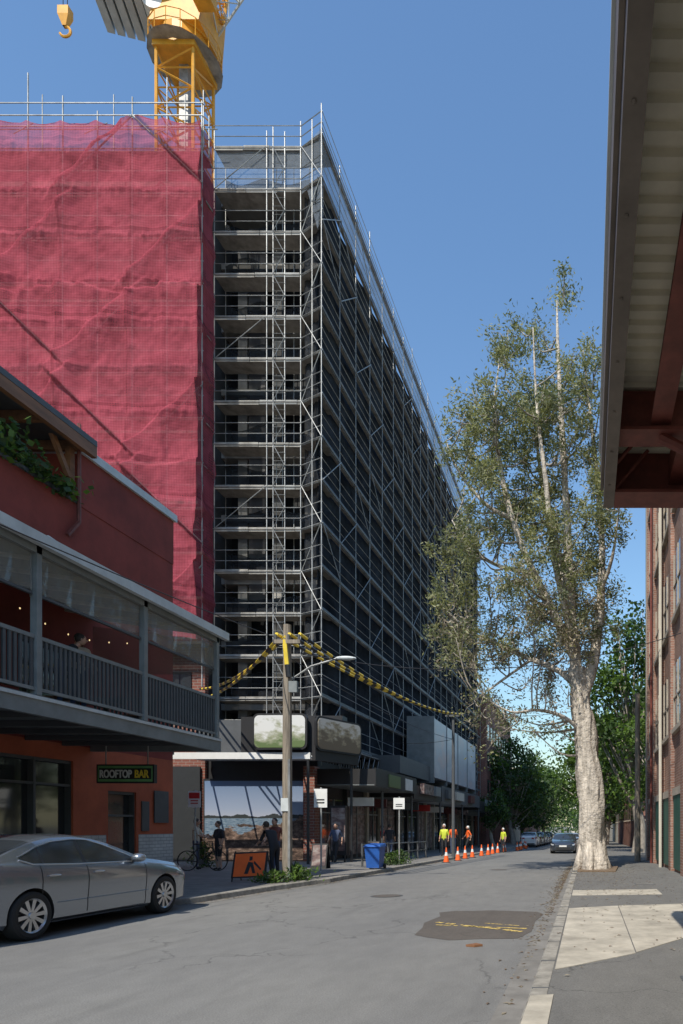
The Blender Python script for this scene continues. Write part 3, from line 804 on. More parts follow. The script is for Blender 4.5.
for a in range(16):
    t=a*math.pi/8; t2=(a+1)*math.pi/8
    b.tube((CX+1.8*math.cos(t),CY+1.8*math.sin(t),z),(CX+1.8*math.cos(t),CY+1.8*math.sin(t),z+1),.025,m_crane,4)
    for zz in (.5,1): b.tube((CX+1.8*math.cos(t),CY+1.8*math.sin(t),z+zz),(CX+1.8*math.cos(t2),CY+1.8*math.sin(t2),z+zz),.025,m_crane,4)
    b.add([(CX+1.2*math.cos(t),CY+1.2*math.sin(t),z),(CX+1.85*math.cos(t),CY+1.85*math.sin(t),z),(CX+1.85*math.cos(t2),CY+1.85*math.sin(t2),z),(CX+1.2*math.cos(t2),CY+1.2*math.sin(t2),z)],[(0,1,2,3)],m_galv)
b.obj('mast_and_turntable',cr)
b=MB()
d=Vector((-.97,-.25,0)).normalized(); sd=Vector((-d.y,d.x,0))
def ob(b,o,L0,L1,w,z0,z1,mat):
    c=[o+d*L0-sd*w,o+d*L1-sd*w,o+d*L1+sd*w,o+d*L0+sd*w]
    b.add([q+Vector((0,0,z0)) for q in c]+[q+Vector((0,0,z1)) for q in c],[(0,3,2,1),(4,5,6,7),(0,1,5,4),(1,2,6,5),(2,3,7,6),(3,0,4,7)],mat)
o=Vector((CX,CY,0))
ob(b,o,.5,4.2,1.2,46.5,46.7,m_craneg)
for q in np.linspace(1.9,3.9,5): ob(b,o,float(q),float(q)+.38,1.3,46.0,48.3,m_craneg)
ob(b,o,1.0,1.8,.9,46.7,48.5,m_crane)
for q in np.linspace(.6,4.1,7):
    p=o+d*float(q)-sd*1.3; b.tube(p+Vector((0,0,46.7)),p+Vector((0,0,47.8)),.03,m_galv,4)
b.sweep([o+d*1.4-sd*.9+Vector((0,0,46.2)),o+d*1.4+sd*.9+Vector((0,0,46.2))],.5,m_white,14)
b.obj('machinery_deck',cr)
b=MB()
lattice(b,(CX+1.0,CY,46.6),(CX+7.5,CY-3,50.3),1.2,8,.06,m_craneg)
lattice(b,(CX+.5,CY,46.4+DZ),(CX-7,CY,72),1.5,20,.09,m_crane)
lattice(b,(CX+1.2,CY,46.2+DZ),(CX+2.4,CY,56),1.2,8,.09,m_crane)
b.tube((CX+2.4,CY,56),(CX-6.8,CY,72),.03,m_black,4)
hp=P(65,22,38)
for s in (-.12,.12): b.tube((hp.x+s,38,hp.z+.7),(hp.x+s,38,71.5),.025,m_black,4)
b.obj('jib',cr)
b=MB()
b.prism([(hp.x-.3,37.8),(hp.x+.3,37.8),(hp.x+.3,38.2),(hp.x-.3,38.2)],hp.z+.3,hp.z+.75,m_crane)
b.add([(hp.x-.3,37.8,hp.z+.3),(hp.x+.3,37.8,hp.z+.3),(hp.x+.3,38.2,hp.z+.3),(hp.x-.3,38.2,hp.z+.3),(hp.x-.1,37.9,hp.z-.25),(hp.x+.1,37.9,hp.z-.25),(hp.x+.1,38.1,hp.z-.25),(hp.x-.1,38.1,hp.z-.25)],[(0,1,5,4),(1,2,6,5),(2,3,7,6),(3,0,4,7)],m_crane)
b.sweep([(hp.x+.30*math.sin(t),38,hp.z-.52+.28*math.cos(t)) for t in np.linspace(0,4.4,12)],.07,m_crane,6)
b.obj('hook_block',cr)

# ------------------------------------------------------------------ right side: awning + building
aw=emp('steel_awning')
AX=.165; AE=7.3; AZ=5.0
b=MB()
b.box(AX,AX+.11,-9,AE,AZ,AZ+.52,m_fascia)
b.box(AX-.03,AX-.002,-9,AE+.03,AZ+.2,AZ+.6,m_fascia)
b.box(AX+.112,3.4,AE-.09,AE,AZ,AZ+.56,m_rbeam)
b.box(AX+.112,3.4,AE-.35,AE-.092,AZ,AZ+.03,m_rbeam)
b.box(.60,.70,-9,6.1,AZ+.22,AZ+.5,m_rbeam); b.box(.56,.74,-9,6.1,AZ+.19,AZ+.218,m_rbeam)
b.box(AX+.112,3.4,6.12,6.24,AZ+.14,AZ+.5,m_rbeam); b.box(AX+.112,3.4,6.04,6.32,AZ+.11,AZ+.138,m_rbeam)
b.box(.85,1.0,6.24,AE-.09,AZ+.2,AZ+.48,m_rbeam)
b.tube((.65,6.15,AZ+.1),(3.3,6.15,AZ-1.2),.05,m_rbeam,8)
for y in (6.5,7.0): b.tube((AX+.112,y,AZ+.06),(AX+.45,y,AZ+.45),.02,m_rbeam,5)
for i in range(14):
    y=-1+i*.6; b.ell((AX+.05,y,AZ-.004),(.014,.014,.008),m_fascia,6,4)
b.obj('steel_frame',aw)
b=MB(); vs=[];fs=[]; y=-9.0
pp=[]
while y<AE-.02:
    for dy,dz in ((0,0),(.04,0),(.055,.035),(.095,.035),(.11,0)): pp.append((y+dy,AZ+.53+dz))
    y+=.15
pp=[p for p in pp if p[0]<AE-.092]
for i,(yy,zz) in enumerate(pp):
    vs+=[(AX+.09,yy,zz),(3.4,yy,zz+.0)]
    if i: fs.append((2*i-2,2*i,2*i+1,2*i-1))
b.add(vs,fs,m_corr)
b.box(AX-.05,3.4,-9,AE+.03,AZ+.6,AZ+.66,m_craneg)
b.obj('corrugated_sheeting',aw)
b=MB(); b.box(3.4,12,-9,7.4,-.2,7,m_cream); b.box(3.38,3.4,-9,7.4,0,1.2,m_green); b.obj('shop_building')
br=emp('brick_warehouse')
b=MB()
BRX=2.9
b.box(BRX,16,7.6,32.6,-.5,19.5,m_brick)
b.box(BRX-.12,16,7.5,32.7,19.5,19.9,m_stone)
b.obj('walls',br)
b=MB()
for i in range(9):
    y=8.2+i*3.0
    b.box(BRX-.13,BRX,y-.3,y+.3,-.3,19.3,m_brick)
b.box(BRX-.15,BRX+.02,32.25,32.62,-.4,19.45,m_stone)
b.tube((BRX-.2,25.5,0),(BRX-.2,25.5,19.3),.06,m_cream,8)
b.tube((BRX-.2,29.2,0),(BRX-.2,29.2,19.3),.05,m_rbeam,8)
b.obj('piers',br)
b=MB()
for i in range(8):
    y0=8.7+i*3.0; y1=y0+2.0
    for k in range(5):
        z0=1.1+k*3.7
        if k==0:
            b.box(BRX-.06,BRX-.003,y0,y1,.2,2.6,m_green); b.box(BRX-.09,BRX-.003,y0-.1,y1+.1,2.6,2.85,m_stone); continue
        b.box(BRX-.03,BRX-.003,y0,y1,z0,z0+2.1,m_glass)
        for q in (y0,(y0+y1)/2,y1): b.box(BRX-.06,BRX-.03,q-.03,q+.03,z0,z0+2.1,m_stone)
        b.box(BRX-.06,BRX-.031,y0,y1,z0+1,z0+1.05,m_stone)
        b.box(BRX-.12,BRX-.003,y0-.1,y1+.1,z0-.15,z0-.002,m_stone)
b.obj('windows',br)

# ------------------------------------------------------------------ distant buildings
def dist_building(name,x0,x1,y0,y1,h,mat,side):
    e=emp(name); b=MB(); b.box(x0,x1,y0,y1,-2.5,h,mat); b.box(x0-.2,x1+.2,y0-.2,y1+.2,h,h+.4,m_stone); b.obj('walls',e)
    b=MB(); fx=x1 if side>0 else x0
    y=y0+1
    while y<y1-2:
        z=2.2
        while z<h-2:
            b.box(fx-.02,fx+.02,y,y+1.3,z,z+1.7,m_glass); b.box(fx-.06,fx+.06,y-.1,y+1.4,z-.12,z-.001,m_stone); z+=3.2
        y+=2.6
    x=x0+1
    while x<x1-1.5:
        z=2.2
        while z<h-2:
            b.box(x,x+1.2,y0-.02,y0+.02,z,z+1.6,m_glass); b.box(x-.1,x+1.3,y0-.06,y0+.06,z-.12,z-.001,m_stone); z+=3.2
        x+=2.4
    b.obj('windows',e)
dist_building('brick_apartment_building',-30,-11.8,79,104,16.5,m_brick2,1)
dist_building('rendered_terrace_building',-30,-12.4,105,125,10.5,m_cream,1)
dist_building('brick_terrace_building',-30,-12.0,126,170,12,m_brick2,1)
dist_building('brick_corner_building',4.2,20,62,95,9.5,m_brick2,-1)
dist_building('rendered_corner_building',4.4,20,97,150,12,m_cream,-1)
dist_building('end_street_building',-8,14,330,350,22,m_cream,-1)

# ------------------------------------------------------------------ trees
def leaf(b,c,s,mat,asp=.4,droop=.4):
    d=Vector((random.gauss(0,1),random.gauss(0,1),random.gauss(0,.8)-droop)).normalized()
    e=d.cross(Vector((random.gauss(0,1),random.gauss(0,1),random.gauss(0,1)))).normalized()
    b.add([c,c+d*s*.5+e*s*asp*.5,c+d*s,c+d*s*.5-e*s*asp*.5],[(0,1,2,3)],mat)
TY=23.6
tr=emp('paperbark_tree')
def T(px,py,dy=0):
    p=P(px,py,TY); return Vector((p.x,TY+dy,p.z))
b=MB()
def smoothpath(pts,rad,sub=5):
    pts=[Vector(p) for p in pts]; P2=[];R2=[]
    for i in range(len(pts)-1):
        p0=pts[max(i-1,0)];p1=pts[i];p2=pts[i+1];p3=pts[min(i+2,len(pts)-1)]
        for k in range(sub):
            t=k/sub
            P2.append(.5*((2*p1)+(p2-p0)*t+(2*p0-5*p1+4*p2-p3)*t*t+(3*p1-p0-3*p2+p3)*t**3)); R2.append(rad[i]+(rad[i+1]-rad[i])*t)
    P2.append(pts[-1]); R2.append(rad[-1]); return P2,R2
skel=[]
def limb(pts,rad,n=9,sub=5,jit=.25,mat=None):
    p,r=smoothpath(pts,rad,sub); b.sweep(p,r,mat or m_bark,n,jit)
    for a,c in zip(p,r): skel.append((a,c))
trunk_p,trunk_r=smoothpath([T(593,880),T(592,860),T(591,838),T(591,790),T(586,745),T(581,700),T(577,668)],[.62,.50,.43,.40,.37,.34,.28],10)
b.sweep(trunk_p,trunk_r,m_bark,30,.38)
for a,c in zip(trunk_p[32:],trunk_r[32:]): skel.append((a,c))
for a in range(6):
    t=a*1.05+.3; b.sweep([Vector(T(593,870))+Vector((math.cos(t)*.7,math.sin(t)*.7,-.25)),Vector(T(592,858))+Vector((math.cos(t)*.40,math.sin(t)*.40,0)),T(591,835)+Vector((math.cos(t)*.20,math.sin(t)*.20,0))],[.12,.18,.14],m_bark,8,.2)
limb([T(580,700),T(573,640,-.1),T(569,580,.1),T(566,500,.2),T(562,430,0),T(558,350,-.1),T(557,300,0)],[.26,.2,.17,.13,.1,.06,.015])
limb([T(581,705),T(595,650,.2),T(601,590,.5),T(602,530,.6),T(598,470,.7),T(590,400,.6),T(583,340,.5)],[.25,.18,.15,.12,.09,.05,.015])
limb([T(576,660),T(556,620,-.3),T(535,580,-.7),T(515,530,-.9),T(502,470,-1),T(498,420,-.9),T(502,380,-.8)],[.2,.15,.12,.1,.07,.04,.015])
limb([T(579,690),T(560,670,.3),T(530,655,.6),T(500,640,.9),T(468,625,1.0),T(440,600,1.1)],[.13,.11,.085,.07,.045,.02])
limb([T(570,600),T(560,560,.8),T(545,500,1.5),T(535,430,1.8),T(530,370,1.6)],[.15,.12,.09,.06,.02])
limb([T(572,640),T(556,570,-.9),T(548,500,-1.4),T(540,430,-1.5),T(536,355,-1.3)],[.13,.1,.08,.05,.015])
limb([T(515,530,-.9),T(490,520,-1.2),T(465,490,-1.4),T(455,465,-1.5)],[.08,.06,.04,.02])
limb([T(535,580,-.7),T(500,570,-.4),T(470,550,-.2),T(452,520,0)],[.08,.06,.04,.015])
limb([T(600,590,.5),T(612,560,-.3),T(618,520,-.8)],[.08,.05,.02])
limb([T(585,735),T(565,720,-.6),T(540,715,-1.0),T(515,718,-1.3),T(490,705,-1.5)],[.1,.07,.05,.03,.015])
limb([T(530,655,.6),T(500,680,.2),T(475,700,0)],[.06,.04,.015])
prof=[(285,552,566),(310,538,586),(345,500,600),(380,492,604),(420,456,606),(460,440,614),(500,438,622),(540,444,626),(580,428,622),(620,422,614),(660,438,592),(700,454,574),(745,505,562)]
py=[p[0] for p in prof]
clusters=[]
tries=0
while len(clusters)<235 and tries<14000:
    tries+=1
    y=U(296,742)
    if y>655 and R()<.6: continue
    l=np.interp(y,py,[p[1] for p in prof]); r=np.interp(y,py,[p[2] for p in prof])
    cx=(l+r)/2; hw=(r-l)/2; a=U(-1,1); x=cx+hw*a*.94
    dep=hw/28.9*math.sqrt(max(0,1-a*a))*U(-1,1)
    p=T(float(x),y,float(dep))
    if noise.noise(p*.5+Vector((3,1,8)))<-.11: continue
    if any((p-q).length<.50 for q in clusters): continue
    clusters.append(p)
lb=MB()
for c in clusters:
    cand=[(s,r) for s,r in skel if s.z<c.z+.2] or skel
    s,r=min(cand,key=lambda q:(q[0]-c).length+.35*max(0,q[0].z-c.z+1.4))
    mid=(s+c)/2+Vector((U(-.2,.2),U(-.2,.2),-.15+U(-.2,.1)))
    L=(c-s).length
    pth,rr=smoothpath([s,mid,c+Vector((0,0,.25))],[min(r*.6,.035+.014*L),.026,.008],4)
    b.sweep(pth,rr,m_twig,5)
    fr=U(.36,.66); n=int(U(150,320)*(.5 if c.z<7 else 1))
    for sub in range(random.randint(3,5)):
        o=c+Vector((random.gauss(0,fr*.55),random.gauss(0,fr*.55),random.gauss(0,fr*.6)))
        b.sweep([pth[-3],(pth[-2]+o)/2,o],[.014,.010,.005],m_twig,4)
        rs=U(.10,.23)
        base=m_lf1 if R()<.62 else m_lf2
        if c.z<9.5 and R()<.5 : base=m_lf3
        for k in range(n//3):
            q=o+Vector((random.gauss(0,rs),random.gauss(0,rs),random.gauss(0,rs*1.1)))
            leaf(lb,q,U(.09,.18),base if R()<.8 else random.choice([m_lf1,m_lf2]),.34,.0)
b.obj('trunk_and_limbs',tr,True); lb.obj('foliage',tr)
print('leaves',len(lb.f))

def broad_tree(name,x,y,h,rad,n,s,mats,trunkh=.35,cl=60):
    e=emp(name); b=MB(); g=gz(y)
    base=Vector((x,y,g-.1)); top=Vector((x+U(-.5,.5),y,g+h*trunkh)); tr_=h*.018+.08
    p,r=smoothpath([base,(base+top)/2+Vector((U(-.2,.2),0,0)),top,top+Vector((U(-.6,.6),0,h*.3))],[tr_*1.3,tr_,tr_*.8,tr_*.3]); b.sweep(p,r,m_twig,8,.1)
    l=MB(); cz=g+h*(trunkh+1)/2; rz=h*(1-trunkh)/2
    k=0
    while k<cl:
        q=Vector((U(-1,1),U(-1,1),U(-1,1)))
        if q.length>1 or q.length<.35: continue
        q=q*(1+.25*noise.noise(q*2+Vector((x,y,0))))
        c=Vector((x+q.x*rad,y+q.y*rad,cz+q.z*rz)); k+=1
        s0=p[random.randint(len(p)//2,len(p)-1)]
        b.sweep([s0,(s0+c)/2+Vector((0,0,-.2)),c],[tr_*.3,tr_*.18,.02],m_twig,4)
        mt=random.choice(mats); rs=rad*U(.14,.24)
        for _ in range(n//cl):
            leaf(l,c+Vector((random.gauss(0,rs),random.gauss(0,rs),random.gauss(0,rs*.7))),s*U(.7,1.3),mt if R()<.8 else random.choice(mats),.6,.1)
    b.obj('trunk_and_limbs',e,True); l.obj('foliage',e)
G=[m_lg1,m_lg1,m_lg2]; D=[m_lg2,m_lg2,m_lg1]
broad_tree('plane_tree',3.4,46,17.5,3.3,9000,.32,G,.2,80)
broad_tree('plane_tree',4.6,38.5,11,2.4,6000,.26,G,.2,60)
broad_tree('plane_tree',.8,58,12,3.6,7000,.34,G,.25,60)
broad_tree('plane_tree',2.0,80,13,4.5,6000,.42,D,.25,60)
broad_tree('fig_tree',-9.2,84,13,4.2,8000,.38,D,.2,70)
broad_tree('fig_tree',-9.0,97,11,4,5000,.42,D,.2,50)
broad_tree('fig_tree',-8.5,112,13,5,5000,.5,D,.2,50)
broad_tree('fig_tree',-8.5,135,14,5,4000,.55,D,.2,45)
broad_tree('plane_tree',2.5,110,13,5,5000,.5,G,.2,50)
broad_tree('plane_tree',2.5,140,15,5.5,4000,.55,D,.2,45)
broad_tree('street_tree',-9.0,66,5.5,1.5,2500,.22,D,.35,30)
l=MB()
for i in range(15000):
    x=U(-45,40); y=U(215,300); hh=13+4*noise.noise(Vector((x*.09,y*.05,2)))+2.5*noise.noise(Vector((x*.4,y*.2,5)))
    if -6<x<-2 and R()<.7: hh*=.6
    leaf(l,Vector((x,y,gz(y)+hh*R()**.6)),U(.7,1.3),random.choice(D),.7,.1)
l.obj('distant_tree_row')
def shrub(name,x,y,h,r,n,mats,z0=.12):
    l=MB()
    for i in range(n):
        a=U(0,6.28); q=abs(random.gauss(0,.5)); zz=gz(y)+z0+U(.02,1)*h*(1-.4*min(1,q))
        leaf(l,Vector((x+r*q*math.cos(a),y+r*q*math.sin(a),zz)),U(.08,.16),random.choice(mats),.35,-.4)
    for i in range(8):
        a=U(0,6.28); l.tube((x,y,gz(y)+z0-.02),(x+r*.5*math.cos(a),y+r*.5*math.sin(a),gz(y)+z0+h*.7),.01,m_twig,4)
    l.obj(name)
shrub('kerb_shrub',-7.95,18.6,.42,.55,900,G); shrub('kerb_shrub',-8.2,17.8,.3,.5,600,G)
shrub('kerb_shrub',-7.9,28.5,.6,.6,900,D); shrub('kerb_shrub',-7.9,27.4,.5,.6,700,D)
shrub('planter_shrub',-14.2,25.2,1.0,.5,800,D)

# ------------------------------------------------------------------ poles, wires, lamps
def catenary(a,c,sag,n=16):
    a=Vector(a);c=Vector(c); return [a+(c-a)*float(t)-Vector((0,0,4*sag*float(t)*(1-float(t)))) for t in np.linspace(0,1,n)]
def pole(name,x,y,h,r,extras,mat):
    e=emp(name); b=MB(); p=[(x,y,gz(y)-.1),(x,y,h*.5),(x,y,h)]; b.sweep(p,[r*1.1,r,r*.85],mat,12,.04); b.obj('pole',e)
    extras(e); return e
PX,PYY=-8.15,18.5
def ex1(e):
    b=MB()
    b.box(PX-.3,PX+.42,PYY-.2,PYY-.11,6.5,6.6,m_pole)
    for s in (-.25,.1,.38): b.tube((PX+s,PYY-.15,6.6),(PX+s,PYY-.15,6.75),.035,m_char,8)
    b.sweep([(PX,PYY,5.5),(PX+.6,PYY+.1,5.95),(PX+1.25,PYY+.2,6.18)],.025,m_galv,6)
    b.ell((PX+1.5,PYY+.22,6.2),(.3,.10,.06),m_craneg,10,6)
    b.tube((PX+.1,PYY-.12,3.4),(PX+.1,PYY-.12,.2),.035,m_galv,6)
    b.box(PX+.1,PX+.32,PYY-.15,PYY-.05,5.2,5.5,m_grey)
    b.box(PX-.11,PX+.11,PYY-.15,PYY-.135,2.0,2.35,m_craneg)
    b.obj('crossarm_and_lamp',e)
pole('power_pole',PX,PYY,7.05,.12,ex1,m_pole)
P2X,P2Y=-7.3,37.0
def ex2(e):
    b=MB(); b.box(P2X-.4,P2X+.4,P2Y-.2,P2Y-.1,7.5,7.58,m_char)
    b.obj('crossarm',e)
pole('power_pole',P2X,P2Y,7.8,.085,ex2,m_char)
pole('power_pole',2.25,31.0,7.6,.13,lambda e:None,m_pole)
def tiger(name,path,r=.045):
    b=MB(); L=0
    for i in range(len(path)-1):
        a,c=path[i],path[i+1]; n=max(1,int((c-a).length/.2))
        for k in range(n):
            b.tube(a+(c-a)*(k/n),a+(c-a)*((k+1)/n),r,m_black if L%4>=2 else m_tyel,6); L+=1
    return b.obj(name)
for s in (-.25,.1,.38):
    tiger('tiger_tail_cable',catenary((PX+s,PYY-.1,6.78),(P2X+s,P2Y-.15,7.65),.35+s*.35))
for s in (-.3,.0): tiger('tiger_tail_cable',catenary((PX+s,PYY-.1,6.70+s*.5),(-16.7,29.4,7.5+s*1.3),.35))
tiger('tiger_tail_cable',catenary((PX,PYY-.16,6.6),(PX+.1,PYY-.16,5.6),.0,4),.06)
b=MB()
for a,c,s in (((PX+.3,PYY,6.3),(2.8,20.3,7.35),.75),((PX,PYY,6.2),(P2X,P2Y,6.3),.3),((P2X-.3,P2Y,7.65),(-7.2,75,8.5),.7),((P2X+.3,P2Y,7.65),(2.25,31,7.4),.4),((2.25,31,7.5),(2.6,70,8),.5),((PX-.3,PYY,6.7),(-9.9,-10,6.2),.5),((P2X,P2Y,6.3),(-12.2,40,6.6),.2)):
    b.sweep(catenary(a,c,s),.012,m_black,4)
b.obj('overhead_wires')

def signpost(name,x,y,h,w,hh,mat,band=None):
    e=emp(name); b=MB(); g=gz(y)+.12
    b.tube((x,y,g-.1),(x,y,g+h),.03,m_galv,8); b.obj('post',e)
    b=MB(); z1=g+h-.05; b.box(x-w/2,x+w/2,y-.05,y-.033,z1-hh,z1,mat)
    if band: b.box(x-w/2+.03,x+w/2-.03,y-.056,y-.051,z1-hh*.45,z1-.05,band)
    for k in range(2): b.box(x-w*.3,x+w*.3,y-.056,y-.051,z1-hh*.62-k*hh*.16,z1-hh*.55-k*hh*.16,m_black if not band else m_redp)
    b.obj('sign_plate',e)
signpost('parking_sign',-13.35,23.2,2.75,.42,.55,m_white,m_redp)
signpost('parking_sign',-8.6,22.0,2.75,.42,.6,m_white)
signpost('parking_sign',-7.6,27.5,2.75,.45,.45,m_white)

rw=emp('roadwork_sign'); b=MB(); x,y=-9.0,18.2
def tilt(pts,mat,off):
    b.add([(x+px,y-off-.15+pz*.25,.13+pz) for px,pz in pts],[tuple(range(len(pts)))],mat)
tilt([(-.42,.12),(.42,.16),(.42,.76),(-.42,.72)],m_orange,0); tilt([(-.46,.08),(.46,.12),(.46,.8),(-.46,.76)],m_black,-.012)
tilt([(-.12,.2),(-.02,.2),(.03,.4),(.1,.22),(.18,.22),(.08,.5),(-.04,.52),(-.08,.36)],m_black,.006)
tilt([(-.02,.54),(.06,.56),(.06,.66),(-.02,.66)],m_black,.006); tilt([(.1,.48),(.3,.3),(.33,.33),(.12,.54)],m_black,.006)
for s in (-.42,.42):
    b.tube((x+s,y-.15,.12),(x+s,y+.05,.92),.018,m_black,5); b.tube((x+s,y+.05,.92),(x+s,y+.35,.12),.018,m_black,5)
b.obj('board_and_stand',rw)
bn=emp('wheelie_bin'); b=MB(); x,y=-7.55,24.2; g=gz(y)+.12
b.add([(x-.22,y-.26,g+.06),(x+.22,y-.26,g+.06),(x+.22,y+.22,g+.06),(x-.22,y+.22,g+.06),(x-.27,y-.34,g+.80),(x+.27,y-.34,g+.80),(x+.27,y+.34,g+.80),(x-.27,y+.34,g+.80)],[(0,3,2,1),(0,1,5,4),(1,2,6,5),(2,3,7,6),(3,0,4,7),(4,5,6,7)],m_blue)
b.add([(x-.30,y-.38,g+.80),(x+.30,y-.38,g+.80),(x+.30,y+.36,g+.80),(x-.30,y+.36,g+.80),(x-.26,y-.3,g+.87),(x+.26,y-.3,g+.87),(x+.26,y+.36,g+.91),(x-.26,y+.36,g+.91)],[(0,3,2,1),(0,1,5,4),(1,2,6,5),(2,3,7,6),(3,0,4,7),(4,5,6,7)],m_blue)
b.tube((x-.26,y+.4,g+.83),(x+.26,y+.4,g+.83),.02,m_blue,6)
for s in (-.26,.26): b.tube((x+s-.03,y+.28,g+.1),(x+s+.03,y+.28,g+.1),.1,m_rubber,12)
b.obj('bin_body',bn)
def cone(x,y):
    b=MB(); g=gz(y)+.001
    b.box(x-.18,x+.18,y-.18,y+.18,g,g+.03,m_black); b.sweep([(x,y,g+.03),(x,y,g+.33)],[.14,.085],m_orange,12,cap=False)
    b.sweep([(x,y,g+.33),(x,y,g+.5)],[.085,.052],m_white,12,cap=False); b.sweep([(x,y,g+.5),(x,y,g+.72)],[.052,.025],m_orange,12)
    b.obj('traffic_cone')
for i in range(17):
    y=33+i*2.3+U(-.3,.3); cone(-6.75+i*.03+(.5 if 9<i<14 else 0)+U(-.15,.15),y)
b=MB()
for i in range(7):
    y=26+i*1.7; xx=-8.6
    b.tube((xx,y,gz(y)+.1),(xx,y,gz(y)+1.0),.045,m_char,8)
    if i<6: b.tube((xx,y,gz(y)+.95),(xx,y+1.7,gz(y)+.95),.03,m_char,6); b.tube((xx,y,gz(y)+.55),(xx,y+1.7,gz(y)+.55),.02,m_char,6)
b.obj('pedestrian_fence')
for x,y in ((-9.6,24.5),(-10.2,32.6)):
    b=MB(); g=gz(y)+.125
    for s in (-1,1): b.add([(x-.28,y+s*.22,g),(x+.28,y+s*.22,g),(x+.28,y+s*.03,g+.9),(x-.28,y+s*.03,g+.9)],[(0,1,2,3)],m_black)
    b.add([(x-.24,y-.205,g+.12),(x+.24,y-.205,g+.12),(x+.24,y-.052,g+.85),(x-.24,y-.052,g+.85)],[(0,1,2,3)],m_pr4)
    b.obj('sandwich_board')

